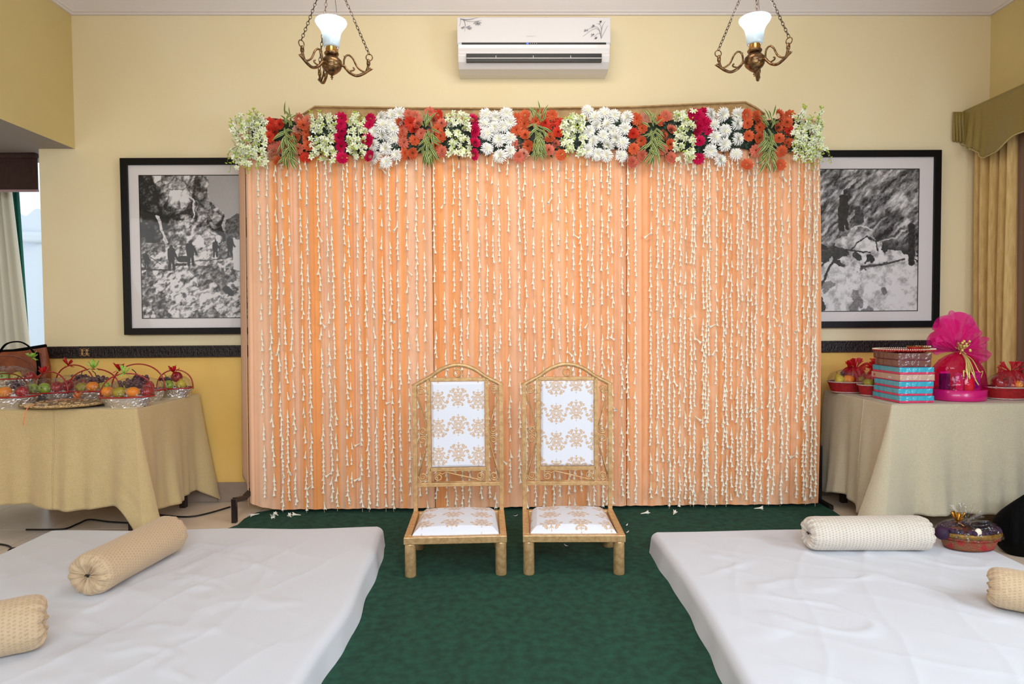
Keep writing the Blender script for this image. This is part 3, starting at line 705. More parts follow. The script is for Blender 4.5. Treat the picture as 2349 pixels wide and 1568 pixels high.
def orchid_mesh(seed):
    g = MB(); r = random.Random(seed); cols = []
    gr = r.choice([.3, .6, .9, 1.1])
    for i in range(5):
        a = PI/2+i*2*PI/5+r.uniform(-.1, .1); w = .40 if i in (1, 4) else .26; L_ = 1.0; ca, sa = math.cos(a), math.sin(a)
        vs = [(0, 0, 0)]; cc = [np.array([.80, .86, .45])]
        for (u, v_, z) in ((.5, w, .10), (.55, 0, .20), (.5, -w, .10), (1.0, .10, -.06), (1.0, -.10, -.06)):
            vs.append((ca*u*L_-sa*v_, sa*u*L_+ca*v_, z))
            wgt = min(1, gr*(1.15-u)*.9); cc.append(np.array([.94, .94, .82])*(1-wgt)+np.array([.62, .74, .20])*wgt)
        g.add(vs, [(0, 2, 1), (0, 3, 2), (1, 2, 4), (2, 5, 4), (2, 3, 5)]); cols += cc
    for i in range(3):
        a = -PI/2+(i-1)*.6; vs = [(0, 0, .05), (math.cos(a)*.42-.1, math.sin(a)*.42, .42), (math.cos(a)*.55, math.sin(a)*.55, .30), (math.cos(a)*.42+.1, math.sin(a)*.42, .42)]
        g.add(vs, [(0, 1, 2), (0, 2, 3)]); cols += [np.array([.86, .88, .50])]*4
    return g.mesh('orchid_bloom', orch_w, True, cols)
def bud_mesh():
    g = MB(); g.lathe([(.001, 0), (.16, .12), (.24, .40), (.20, .75), (.06, 1.05), (.001, 1.1)], 7, caps=(False, False)); return g.mesh('orchid_bud', bud_m)
def blade_mesh(seed, L_=.112, w=.0082):
    g = MB(); r = random.Random(seed); b = r.uniform(.25, .9); tw = r.uniform(-.5, .5); cols = []
    def fn(u, v):
        s = v; ww = w*math.sin(PI*min(1, .10+s*.95))**.7*(1-s**6*.7); x = (u-.5)*2*ww; bend = b*s
        z = -math.sin(bend)*L_*s*.8; y = math.cos(bend*.8)*L_*s; k = abs(u-.5)*2
        cols.append(np.array([.62, .62, .20]) if k > .74 else (np.array([.030, .085, .012]) if k > .25 else np.array([.055, .13, .02])))
        return (x*math.cos(tw*s), y, z+.35*abs(x)+x*math.sin(tw*s))
    g.grid(9, 8, fn); return g.mesh('leaf', var_m, True, cols)
CARV = {k: [carnation_mesh(i*7+hash_, carn_m[k]) for i in range(3)] for hash_, k in enumerate(carn_m)}
MUMV = [mum_mesh(i) for i in range(4)]; ORV = [orchid_mesh(i) for i in range(4)]; BUDV = bud_mesh(); BLV = [blade_mesh(i) for i in range(6)]
G_Y = YB-.075
def cluster(name, label, px):
    p = PY(px, 310, G_Y); return thing(name, label, 'flowers', (p.x, G_Y, p.z), 0, 'flower garland along the top of the backdrop')
def zc(lst, x0): return [(x0+a/4.894, 200+b/4.894)+tuple(rest) for a, b, *rest in lst]
rg = random.Random(11)
def put(me, name, root, px, py, size, dy=0.0, spread=.45, label=None):
    p = PY(px, py, G_Y+dy)-root.location
    o = link(name, me, root, p, face_rot(rg, spread), size); return o
CNAME = {'red': 'red carnation', 'ored': 'orange red carnation', 'coral': 'coral carnation', 'pink': 'pale coral carnation'}
def carn_cluster(label, pts, leafx, ly0, ly1, nleaf):
    c = cluster('carnation_cluster', label, leafx)
    for (x, y, k) in pts:
        o = put(rg.choice(CARV[k]), 'carnation', c, x, y, rg.uniform(.035, .041), rg.uniform(-.02, .02)); o['label'] = CNAME[k]
    nleaf = int(nleaf*1.65)
    for i in range(nleaf):
        t = i/(nleaf-1); x = leafx+rg.uniform(-11, 11); y = ly0+14+(ly1-ly0-44)*t**.85
        p = PY(x, y, G_Y-.035+rg.uniform(-.03, .01))-c.location
        if t < .22: ang = rg.uniform(-1.0, 1.0)                        # upwards
        else: ang = PI+rg.uniform(-1.25, 1.25)*(1.25-.6*t)
        o = link('leaf', rg.choice(BLV), c, p, (0, 0, 0), rg.uniform(.66, .95)*(1 if t > .3 else .8))
        o.rotation_euler = (Matrix.Rotation(ang, 3, 'Y') @ Matrix.Rotation(R(90)+rg.uniform(-.3, .8), 3, 'X')).to_euler()
    return c
def plain_cluster(name, label, part, meshes, pts, px, s0, s1, dy=0):
    c = cluster(name, label, px)
    for (x, y, *_) in pts: put(rg.choice(meshes), part, c, x, y, rg.uniform(s0, s1), dy+rg.uniform(-.02, .015))
    return c
A = lambda l, k='ored': [(a, b, k) for a, b in l]
z6 = lambda l: zc(l, 510); z7 = lambda l: zc(l, 980); z8 = lambda l: zc(l, 1440)
carn_cluster('red and coral carnations with striped leaves, next to the leftmost orchids', z6([(540,410,'red'),(640,415,'red'),(525,470,'red'),(575,500,'red'),(525,560,'red'),(530,630,'coral'),(570,690,'coral'),(555,740,'pink'),(650,670,'coral'),(630,820,'ored'),(855,350,'coral'),(960,380,'coral'),(850,470,'pink'),(815,560,'ored'),(940,510,'ored'),(950,580,'ored'),(960,650,'ored'),(850,690,'coral'),(930,785,'red'),(910,420,'ored')]), 661, 248, 397, 34)
carn_cluster('coral and orange red carnations with striped leaves, over the left chair', z6([(2085,310,'coral'),(2170,330,'coral'),(1985,410,'ored'),(2110,400,'red'),(2020,490,'coral'),(2190,400,'coral'),(2150,460,'red'),(2010,530,'ored'),(2160,590,'ored'),(2040,620,'coral'),(2050,750,'ored'),(2140,745,'ored'),(2230,520,'coral')])+z7([(30,290,'coral'),(120,310,'red'),(70,370,'coral'),(160,400,'coral'),(50,470,'pink'),(45,530,'coral'),(150,550,'ored'),(90,660,'ored'),(165,720,'coral'),(120,470,'ored')]), 982, 255, 388, 32)
carn_cluster('orange red carnations with striped leaves at the middle of the garland', z7([(1005,355,'ored'),(1095,310,'ored'),(1090,410,'ored'),(1000,480,'ored'),(1100,530,'ored'),(1280,310,'ored'),(1220,385,'ored'),(1325,400,'red'),(1400,320,'ored'),(1420,390,'red'),(1500,410,'red'),(1470,500,'red'),(1375,555,'ored'),(985,640,'coral'),(1130,660,'ored'),(1030,785,'coral'),(1085,740,'pink'),(1365,700,'coral'),(1445,630,'coral'),(1500,760,'ored'),(1340,460,'red')]), 1236, 242, 376, 32)
carn_cluster('orange red and coral carnations with striped leaves, upper right of the right chair', z7([(2330,350,'red'),(2310,520,'red'),(2310,690,'ored'),(2305,840,'coral')])+z8([(100,360,'ored'),(195,350,'pink'),(160,460,'ored'),(65,520,'red'),(150,605,'ored'),(70,690,'ored'),(165,765,'coral'),(60,845,'coral'),(430,320,'coral'),(365,375,'ored'),(495,470,'coral'),(410,540,'ored'),(480,640,'ored'),(390,700,'coral'),(490,785,'coral')]), 1499, 255, 384, 30)
carn_cluster('orange red carnations with striped leaves, next to the rightmost orchids', z8([(1340,310,'ored'),(1450,320,'ored'),(1345,405,'ored'),(1470,370,'ored'),(1480,450,'ored'),(1360,545,'ored'),(1485,570,'ored'),(1440,710,'coral'),(1340,865,'ored'),(1710,310,'ored'),(1790,390,'ored'),(1700,450,'ored'),(1810,490,'red'),(1700,570,'ored'),(1800,620,'ored'),(1720,720,'ored'),(1715,870,'ored'),(1815,320,'ored')]), 1763, 252, 402, 36)
mg = lambda lab, pts, px: plain_cluster('magenta_carnation_column', lab, 'carnation', CARV['mag'], pts, px, .035, .040, -.01)
mg('magenta carnations in a column between the first two narrow orchid sprays', z6([(1330,345),(1330,420),(1335,490),(1305,565),(1335,665),(1345,790)]), 782)
mg('magenta carnations in a column left of the first white chrysanthemums', z6([(1665,355),(1650,425),(1630,570),(1645,770),(1625,610)]), 848)
mg('magenta carnations in a column between orchids and chrysanthemums, above the left chair top', z7([(505,350),(545,460),(540,500),(540,615),(530,755)]), 1087)
mg('magenta carnations in a wide topped column in the right half of the garland', z8([(735,300),(790,310),(845,290),(790,355),(860,370),(810,440),(910,480),(805,600),(795,805),(795,490),(880,410)]), 1607)
mm = lambda lab, pts, px: plain_cluster('white_chrysanthemums', lab, 'chrysanthemum', MUMV, pts, px, .043, .050)
mm('leftmost block of white chrysanthemums', z6([(1785,340),(1900,315),(1985,300),(1790,425),(1700,500),(1870,420),(1800,540),(1920,470),(1925,580),(1700,650),(1830,690),(1725,790),(1950,760),(1835,840),(1950,380)]), 888)
mm('block of white chrysanthemums right of the third magenta column', z7([(660,310),(765,340),(890,300),(645,420),(755,450),(850,440),(930,400),(675,520),(800,590),(935,570),(675,690),(935,720),(815,775)]), 1142)
mm('widest block of white chrysanthemums, right of the garland middle', z7([(1800,270),(1880,340),(1990,300),(2100,320),(2240,340),(1900,430),(2020,420),(1820,500),(2090,500),(2220,470),(1860,600),(1980,550),(2120,570),(2190,625),(2030,650),(1800,710),(1910,750),(2010,765),(2180,765)]), 1395)
mm('block of white chrysanthemums right of the wide magenta column', z8([(925,300),(1070,310),(1240,310),(960,420),(1095,490),(1230,410),(980,560),(1240,580),(1090,640),(930,715),(1215,750),(1040,820)]), 1665)
def orchid(label, x0, x1, y0, y1, n, nb, outward, reach, drop):
    n = int(n*1.55)
    cx = (x0+x1)/2; c = cluster('orchid_spray', label, cx); cl = c.location
    for i in range(n):
        x = rg.uniform(x0, x1); y = y0+(y1-y0)*rg.random()**1.0
        if outward: y = y0+(y1-y0)*rg.betavariate(1.6, 1.6)
        p = PY(x, y, G_Y-.01+rg.uniform(-.05, .03))-cl
        link('orchid_bloom', rg.choice(ORV), c, p, face_rot(rg, .7), rg.uniform(.017, .024))
    for i in range(nb):                                            # stems with buds and a few blooms
        sx = rg.uniform(x0+3, x1-3); up = rg.random() < .45; sy = rg.uniform(y0+10, (y0+y1)/2) if up else rg.uniform((y0+y1)/2, y1-12)
        L_ = rg.uniform(.5, 1.0); ex_ = sx+outward*reach*L_*(.35 if up else .6)+rg.uniform(-8, 8); ey = sy-(reach*.9)*L_ if up else sy+drop*L_
        a = PY(sx, sy, G_Y-.02); b = PY(ex_, ey, G_Y-.04-rg.random()*.05); mid = (a+b)/2+Vector((outward*.012, -.02, .012))
        pts = [(q-cl) for q in spline([a, mid, b], 5)]
        st = MB().tube(pts, [.0022*(1-.5*k/(len(pts)-1)) for k in range(len(pts))], 5).obj('orchid_stem', ostem_m, c)
        for k in range(2, len(pts), 2):
            d = 1 if k % 4 == 0 else -1
            q = pts[k]
            if k/len(pts) > .45: o = link('orchid_bud', BUDV, c, q, (rg.uniform(-.6, .6), d*rg.uniform(.6, 1.5), 0), rg.uniform(.013, .019))
            else: o = link('orchid_bloom', rg.choice(ORV), c, q, face_rot(rg, .8), rg.uniform(.016, .021))
    for i in range(int(n*.5)):
        p = PY(rg.uniform(x0, x1), rg.uniform(y0, y1+6), G_Y-.035+rg.uniform(-.03, .02))-cl
        link('orchid_bud', BUDV, c, p, (rg.uniform(1.2, 2.8), rg.uniform(-1.5, 1.5), 0), rg.uniform(.014, .022))
    return c
orchid('large spreading spray of cream orchids at the left end of the garland', 536, 612, 262, 385, 105, 16, -1, 42, 48)
orchid('cream orchids between the first carnations and the first magenta column', 712, 770, 262, 368, 62, 6, 0, 30, 30)
orchid('narrow cream orchids between the first two magenta columns', 797, 840, 258, 362, 42, 4, 0, 22, 34)
orchid('cream orchids left of the third magenta column, over the left chair', 1024, 1078, 258, 358, 50, 3, 0, 14, 20)
orchid('cream and lime orchids right of the middle carnations', 1288, 1345, 262, 356, 54, 5, 0, 26, 16)
orchid('cream orchids left of the wide magenta column', 1548, 1594, 252, 370, 50, 4, 0, 24, 22)
orchid('large spreading spray of cream orchids at the right end of the garland', 1818, 1886, 258, 370, 100, 18, 1, 50, 48)
# dark foliage and foam that the flowers stand in
gf = thing('foliage_base', 'dark green foliage and foam behind the garland flowers', 'foliage', (0.22, G_Y+.012, 2.45))
m = MB(); xa, xb = pw(584, G_Y)-.22, pw(1858, G_Y)-.22
fcz = PY(1200, 312, G_Y+.05).z-2.45
MB().grid(80, 8, lambda u, v: (xa+(xb-xa)*u, -.03*math.sin(v*PI)+.03, fcz-.105+.205*v+.012*math.sin(u*60)+.01*math.sin(u*23))).obj('foam_block', leafd_m, gf)
for i in range(900):
    x = rg.uniform(xa, xb); z = fcz+rg.uniform(-.125, .105); a = rg.uniform(0, 6.28); L_ = rg.uniform(.02, .045); y = rg.uniform(-.004, .016); ca, sa = math.cos(a), math.sin(a)
    m.add([(x, y, z), (x+ca*L_*.5-sa*.007, y-.012, z+sa*L_*.5+ca*.007), (x+ca*L_, y, z+sa*L_), (x+ca*L_*.5+sa*.007, y-.012, z+sa*L_*.5-ca*.007)], [(0, 1, 2, 3)])
m.obj('foliage', leafd_m, gf)['kind'] = 'stuff'

# ================================================================ TUBEROSE STRINGS
def floret_mesh(seed):
    g = MB(); r = random.Random(seed); L_ = 1.0; cols = []
    pr = [(.035, 0), (.060, -.25), (.075, -.50), (.12, -.75), (.19, -.92)]
    bend = r.uniform(-.10, .10)
    g.lathe(pr, 6, caps=(True, False)); g.v = [(x+bend*(-z)**2, y, z) for x, y, z in g.v]
    for (rd, z) in pr: cols += [np.array([.93, .86, .62])*(1+z*.9)+np.array([.97, .91, .80])*(-z*.9)]*6
    for k in range(6):
        a = k*PI/3+r.uniform(-.3, .3); o = r.uniform(.24, .32); ca, sa = math.cos(a), math.sin(a); cx = bend*.9
        g.add([(cx+ca*.15-sa*.08, sa*.15+ca*.08, -.88), (cx+ca*.15+sa*.08, sa*.15-ca*.08, -.88), (cx+ca*o, sa*o, -1.0-r.uniform(-.06, .08))], [(0, 1, 2)])
        cols += [np.array([.97, .92, .82])]*3
    return g.mesh('floret', tube_m, True, cols)
FLV = [floret_mesh(i) for i in range(6)]
SEC = [(535, 622, 'the leftmost orchid spray'), (622, 712, 'the first carnation cluster'), (712, 770, 'the orchids left of the first magenta column'), (770, 845, 'the first two magenta columns'), (845, 905, 'the leftmost white chrysanthemums'),
       (905, 1024, 'the second carnation cluster'), (1024, 1102, 'the third magenta column and its orchids'), (1102, 1178, 'the second block of white chrysanthemums'), (1178, 1290, 'the middle carnation cluster'), (1290, 1340, 'the lime tinged orchids'),
       (1340, 1440, 'the widest block of white chrysanthemums'), (1440, 1546, 'the fourth carnation cluster'), (1546, 1633, 'the wide magenta column'), (1633, 1707, 'the rightmost white chrysanthemums'), (1707, 1820, 'the last carnation cluster'), (1820, 1900, 'the rightmost orchid spray')]
SX = [540+z/3.733 for z in (200,278,350,403,463,557,611,711,783,825,925,960,1040,1103,1173,1248,1315,1388,1468,1550)]+[972]+\
     [980+z/4.894 for z in (75,190,290,368,450,575,668,742,805,910,1025,1095,1195,1300,1400,1475,1568,1638,1712,1798,1860,1957,2022,2065,2180,2250,2335)]+\
     [1480+z/3.733 for z in (50,108,153,210,250,302,350,397,425,500,530,547,613,672,705,742,795,832,880,922,955,1005,1070,1110,1175,1230,1312,1370,1400,1445,1475)]
ORD = ['leftmost', 'second', 'third', 'fourth', 'fifth', 'sixth', 'seventh', 'eighth', 'ninth', 'tenth']
SX.sort(); rs = random.Random(21); count = {}
for px in SX:
    si = [i for i, s in enumerate(SEC) if s[0] <= px < s[1]][0]; k = count.get(si, 0); count[si] = k+1
    p = PY(px, 500, YB-.052); right = px > 1480
    top = 2.36; bot = .02+max(0, rs.gauss(.03, .05)) if not right else .02+abs(rs.gauss(.02, .05))
    t = thing('tuberose_string', ('%s white tuberose string below %s' % (ORD[k] if k == 0 else ORD[k]+' from the left', SEC[si][2])).replace('leftmost string', 'leftmost string'), 'flower string', (p.x, YB-.052, top), 0, 'tuberose strings hanging over the backdrop')
    wob = [rs.uniform(-.005, .005) for _ in range(5)]; drift = (.008 if px < 900 else (-.004 if right else .002))
    def sxx(z):
        u = (top-z)/2.35; return drift*u+wob[0]*math.sin(u*5+wob[1]*900)+wob[2]*.6*math.sin(u*13)
    MB().tube([(sxx(top-i*.1175), 0, -i*.1175*(top-bot)/2.35) for i in range(21)], .0012, 4, cap=False).obj('thread', thread_m, t)
    z = top-rs.uniform(0, .06)
    while z > bot+.05:
        dens = (top-z)/top; L_ = rs.uniform(.042, .058)
        sp = rs.random()
        o = link('floret', rs.choice(FLV), t, (sxx(z)+rs.uniform(-.002, .002), rs.uniform(-.006, .0), z-top), (rs.uniform(-.12, .12), rs.uniform(-.10, .10) if sp < .975 else rs.uniform(-1.2, 1.2), rs.uniform(0, 6)), L_)
        gap = rs.random()
        big = (.26-.16*dens) if not right else (.14-.08*dens)
        z -= L_*(.74-.18*dens) if gap > big else L_+rs.uniform(.02, .085)*(1-.3*dens)
for i, (a, b) in enumerate([(595, 1180), (620, 1182), (638, 1184), (668, 1188), (690, 1183), (1470, 1180), (1545, 1182), (1730, 1168)]):
    p = PZ(a, b, CZ+.006)
    o = link('fallen_floret', rs.choice(FLV), None, (p.x, min(p.y, 4.335), CZ+.013), (R(90), 0, rs.uniform(0, 6)), .06); o['category'] = 'flower'
    o['label'] = 'white tuberose bud fallen on the carpet below '+['the leftmost string of the backdrop', 'the second string from the backdrop left edge', 'the third string from the backdrop left edge', 'the fifth string from the backdrop left edge', 'the sixth string from the backdrop left edge', 'the backdrop, just right of the right chair', 'the backdrop, midway between right chair and bolster', 'the backdrop near its right corner'][i]
    o['group'] = 'fallen tuberose buds'
pm = MB(); pm.grid(5, 3, lambda u, v: ((u-.5)*.035, (v-.5)*.010*math.sin(PI*(.1+.8*u)), .003+.008*(u-.5)**2*4)); pme = pm.mesh('petal', tube_m, True, [(.9, .9, .85)]*15)
for i, (a, b, w) in enumerate([(1437, 1206, 'upper one right of the right chair'), (1438, 1222, 'lower one right of the right chair'), (1300, 1253, 'between the front legs of the right chair'), (1182, 1184, 'between the two chairs near the backdrop')]):
    p = PZ(a, b, CZ); o = link('fallen_petal', pme, None, (p.x, p.y, CZ+.001), (0, 0, rs.uniform(0, 3)), 1.0); tag(o, 'small white petal on the green carpet, '+w, 'petal', 'fallen petals')

# ================================================================ LOW CHAIRS
def spiral(cx, cz, r, a0, turns, n=26, end=.32):
    return [(cx+r*(1-(1-end)*i/n)*math.cos(a0+turns*2*PI*i/n), cz+r*(1-(1-end)*i/n)*math.sin(a0+turns*2*PI*i/n)) for i in range(n+1)]
def damask():
    N_ = 150; A_ = np.zeros((N_, N_)); k = N_/2.4
    def st(pts, w):
        for s in (1, -1): stroke(A_, [(1.2+s*x, 1.2-y) for x, y in pts], w, 1.0, k, k)
    def sp(cx, cz, r, a0, tn, w=.035, end=.2): st(spiral(cx, cz, r, a0, tn, 18, end), w)
    st([(0, -.30), (.12, -.16), (.22, .02), (.20, .16), (.10, .20), (.0, .08)], .035)            # heart
    sp(.08, .02, .08, 0, 1.1, .025)
    st([(.0, -.44), (.20, -.38), (.38, -.22), (.46, 0), (.60, .12), (.78, .16)], .05); sp(.78, .04, .14, PI/2, -1.15, .045)
    st([(.30, -.30), (.44, -.40), (.56, -.36)], .04); sp(.50, -.30, .07, -1.2, 1.1, .03)
    st([(.06, .30), (.20, .36), (.34, .30), (.44, .38)], .04); sp(.40, .48, .10, -1.4, 1.2, .035)
    st([(.48, .30), (.62, .40), (.72, .36)], .035); sp(.66, .46, .06, 0, 1, .025)
    st([(.05, -.50), (.20, -.52), (.36, -.60), (.44, -.72)], .05); sp(.36, -.74, .09, 0, -1.2, .035); st([(.10, -.30), (.22, -.22), (.30, -.06), (.34, .12)], .04); sp(.26, .20, .09, 0, 1.1, .03); st([(.56, .50), (.50, .64), (.36, .70)], .04); sp(.36, .62, .08, PI/2, 1.2, .03); st([(.12, -.10), (.16, .0)], .04)
    st([(.0, .34), (.05, .52), (.0, .66)], .04); st([(.10, .60), (.16, .66)], .04); st([(0, .78), (0, .84)], .045)
    st([(.05, -.52), (.16, -.58), (.26, -.54)], .04); st([(.0, -.55), (.05, -.70), (.0, -.80)], .035); st([(.0, -.92), (0, -.97)], .035)
    st([(.10, -.74), (.18, -.70)], .035); st([(.86, -.16), (.92, -.18)], .035)
    return A_
DM = damask()
def dsamp(u, v):
    n = DM.shape[0]; i = int((u+1.2)/2.4*n); j = int((1.2-v)/2.4*n)
    return DM[j, i] if 0 <= i < n and 0 <= j < n else 0
white_l = np.array(lin((230, 230, 238))[:3]); gold_l = np.array(lin((208, 168, 126))[:3])
def dcol(x, z, ox, oz, px_=.112, pz_=.157, size=.064, stag=.026):
    best = 0
    c0 = round((x-ox)/px_)
    for c in (c0-1, c0, c0+1):
        off = stag if c % 2 else 0
        r0 = round((z-oz+off)/pz_)
        for r_ in (r0-1, r0, r0+1):
            u = (x-ox-c*px_)/size; v = (z-oz+off-r_*pz_)/size
            if abs(u) < 1.05 and abs(v) < 1.05: best = max(best, dsamp(u, -v if c % 2 else v))
    return white_l*(1-best*.85)+gold_l*best*.85
def chair(name, label, x, y, rz, ox, oz, sox, soy):
    t = thing(name, label, 'chair', (x, y, CZ), rz, 'low golden wedding chairs')
    m = MB(); w = .024
    for s in (-1, 1):
        m.box(s*.2425-w/2, s*.2425+w/2, -w/2, w/2, .17, .912); m.box(s*.163-w*.45, s*.163+w*.45, -w*.4, w*.4, .35, .952)
    m.box(-.231, .231, -w*.45, w*.45, .338, .360); m.box(-.163, .163, -w*.4, w*.4, .424, .446); m.box(-.163, .163, -w*.4, w*.4, .934, .954)
    half = [(.2525, .905), (.205, .932), (.160, .955), (.132, .975), (.100, .997), (.060, 1.014), (.02, 1.023)]
    path = half+[(-a, b) for a, b in half[::-1]]
    arch_pts = spline([(a_, 0, b_) for a_, b_ in path], 4)
    m.obj('back_frame', gold_m, t, smooth=False, bevel=.002)
    MB().tube(arch_pts, .0122, 10).obj('arch', gold_m, t)
    m = MB(); th = .0042
    P = lambda l: [(a, -.004, b) for a, b in l]
    m.tube(P([(.0+.021*math.cos(a*PI/10), .980+.021*math.sin(a*PI/10)) for a in range(20)]), .0045, 8, closed=True)
    m.obj('ring', gold_m, t)
    for s in (-1, 1):
        g = MB()
        sc = lambda l: P([(s*a, b) for a, b in l])
        g.tube(sc(spiral(.205, .882, .026, -PI*1.15+PI*2, -1.6)[::-1]+[(.2285, .86), (.176, .675)]), th, 6)
        g.tube(sc([(.222, .83), (.176, .675)]+spiral(.199, .655, .0245, PI, 1.5)), th, 6)
        g.tube(sc(spiral(.199, .603, .0245, PI, -1.5)[::-1]+[(.176, .585), (.226, .400)]), th, 6)
        g.tube(sc([(.178, .58), (.226, .410)]+spiral(.201, .394, .0265, 0, -1.6)), th, 6)
        g.obj('scroll', gold_m, t)
    g = MB(); g.tube(P(spiral(-.113, .392, .026, PI*.2, 1.6)[::-1]+[(-.07, .420), (.10, .3775)]+spiral(.122, .395, .024, -PI*.75, 1.6)), th, 6)
    g.box(-.15, .15, -.005, .002, .361, .366); g.obj('scroll', gold_m, t)
    # upholstered back
    cols = []
    def fb(u, v):
        xx = -.149+.298*u; z = .449+.483*v; e = min(u*.298, (1-u)*.298, v*.483, (1-v)*.483); d = .016*min(1, e/.014)**.5
        cols.append(dcol(xx, z, ox, oz)); return (xx, -.006-d-.004*math.sin(PI*u)*math.sin(PI*v), z)
    g = MB().grid(150, 240, fb); g.obj('back_cushion', dam_m, t, cols=cols)
    MB().box(-.149, .149, -.008, .006, .449, .932).obj('back_board', mat('white_backing', (220, 214, 208), .8), t, smooth=False)
    # seat frame and cushion
    m = MB(); m.box(-.2555, .2555, -.468, -.432, .168, .203); m.box(-.2555, -.222, -.432, -.012, .168, .203); m.box(.222, .2555, -.432, -.012, .168, .203); m.box(-.222, .222, -.045, -.012, .168, .203); m.box(-.222, .222, -.432, -.045, .172, .185)
    m.obj('seat_frame', gold_m, t, smooth=False, bevel=.003)
    cols = []
    def fs(u, v):
        xx = (u-.5)*(.442-.03*v); yy = -.440+.405*v; e = min(u*.44, (1-u)*.44, v*.40, (1-v)*.40); d = .040*min(1, e/.035)**.55+.016*math.sin(PI*u)*math.sin(PI*min(1, .2+v*.7))
        cols.append(dcol(xx, yy*1.0, sox, soy, .150, .135, .062, .0)); return (xx, yy, .190+d)
    g = MB().grid(190, 170, fs); g.obj('seat_cushion', dam_m, t, cols=cols)
    for (a, b) in ((-.226, -.438), (.226, -.438), (-.226, -.045), (.226, -.045)):
        MB().lathe([(.027, 0), (.0285, .004), (.0275, .16), (.027, .172)], 18, (a, b, 0)).obj('leg', gold_m, t)
    return t
chair('low_chair', 'left low gold framed chair of the pair, three centred motifs down its back', -.251, 3.68, .028, .002, .850, -.02, -.36)
chair('low_chair', 'right low gold framed chair of the pair, its back motifs set off centre', .365, 3.68, -.028, .050, .770, .04, -.38)

# ================================================================ MATTRESSES AND BOLSTERS
def mattress(label, x0, x1, y0, y1, edge_side, ef, far, seed, core_in=.05):
    t = thing('floor_mattress', label, 'mattress', ((x0+x1)/2, (y0+y1)/2, 0), 0, 'white floor mattresses')
    cx, cy = t.location.x, t.location.y; h = .118; r0 = .038; q = random.Random(seed).random()*9
    def side(a, lo, hi):                                           # a in 0..1 -> position along the section and drop
        e = .055
        lo += r0; hi -= r0
        if a < e: k = a/e; return lo, (1-k)
        if a > 1-e: k = (1-a)/e; return hi, (1-k)
        return lo+(hi-lo)*(a-e)/(1-2*e), 0
    def fn(u, v):
        X, dx = side(u, x0, x1); Y_, dy = side(v, y0, y1)
        if u < .5: wx = (x0-X)*0
        # edge lines follow the photographed outline
        k = (X-x0)/(x1-x0); X += ef(Y_)*(k if edge_side > 0 else (1-k)); Y_ += far(X)*((Y_-y0)/(y1-y0))
        d = max(dx, dy); drop = 0
        if d > 0:
            if d < .35: a = d/.35*PI/2; out = r0*math.sin(a); drop = r0*(1-math.cos(a))
            else: out = r0+.004*math.sin(9*(X+Y_)*2+q)*((d-.35)/.65)+.014*((d-.35)/.65); drop = r0+(h-r0-.003)*(d-.35)/.65
            sx = (-1 if u < .5 else 1) if dx >= dy else 0; sy = (-1 if v < .5 else 1) if dy >= dx else 0
            X += sx*out+sx*(.020*nz(Y_*2.3+q, 1.5)+.006*nz(Y_*9, q))*(drop/h); Y_ += sy*out
        else:
            X_e = min(1, min(u-.055, .945-u)*14); 
            X += 0; 
        e = max(0, min(1, min(min(u, 1-u), min(v, 1-v))*9-.5))
        wz = .012*nz(X*2.2+q, Y_*2.2, 3)+.007*nz(X*11+Y_*6+q, Y_*3-X*2, 3)
        r3 = abs(nz(X*2.1+Y_*1.2+q, Y_*2.6-X*.5, 3)); wz += .007*max(0, 1-r3*16)
        rid = abs(math.sin((X*1.3+Y_*2.1)*5+3*nz(X*1.5+q, Y_*1.5))); wz += .004*(1-rid)**4*max(0, nz(X*3, Y_*3+q)+.35)*2
        rid2 = abs(math.sin((X*2.4-Y_*1.1)*4+4*nz(X*1.2, Y_*1.2+q))); wz += .0035*(1-rid2)**5
        if seed == 1:
            g_ = math.exp(-((X+1.42+.35*(Y_-2.9))/.16)**2)*max(0, min(1, (Y_-2.3)/.8)); wz += .016*g_*nz((X*1.0-Y_*.42)*13, Y_*1.3+X, 3)+.016*math.exp(-((Y_-3.6)/.15)**2)*nz(X*13, Y_*2, 2)*math.exp(-((X+1.3)/.5)**2)
        z = h-drop+wz*e+r0*0
        return (X-cx, Y_-cy, max(.002, z))
    MB().grid(230, 260, fn).obj('sheet', sheet_m, t)
    MB().box(x0+core_in-cx, x1-core_in-cx, y0+core_in-cy, y1-.06-cy, .01, .085).obj('mattress_core', core_m, t, smooth=False)
    return t
mattress('white sheeted floor mattress left of the chairs, two bolsters on it', -2.57, -.652, .6, 3.705, 1, lambda y: .022*math.sin(y*3.1-.6)-.006*math.sin(y*9), lambda x: .014*math.sin(x*7), 1)
mattress('white sheeted floor mattress right of the chairs, two bolsters and a basket on it', .795, 2.47, .6, 3.57, -1, lambda y: .018*math.sin(y*2.6+.6)+.03*(y-2.9)*.9, lambda x: .010*math.sin(x*5), 2)
MT = .118
def bol_col(s, a):                                                # little woven leaf marks
    i = s/.0165; j = a*.092/.0125
    k = math.floor(i); fj = (j+(k % 2)*.5) % 1; fi = i-k
    inside = abs(fi-.5) < .26 and abs(fj-.5+.5*(fi-.5)) < .20
    return 1.0 if inside else 0.0
bol_m = mat('woven_bolster_fabric', (230, 210, 180), .7, attr=True, bump=(160, .25), sheen=.2)
c_cream = np.array(lin((206, 178, 142))[:3]); c_mark = np.array(lin((176, 148, 110))[:3])
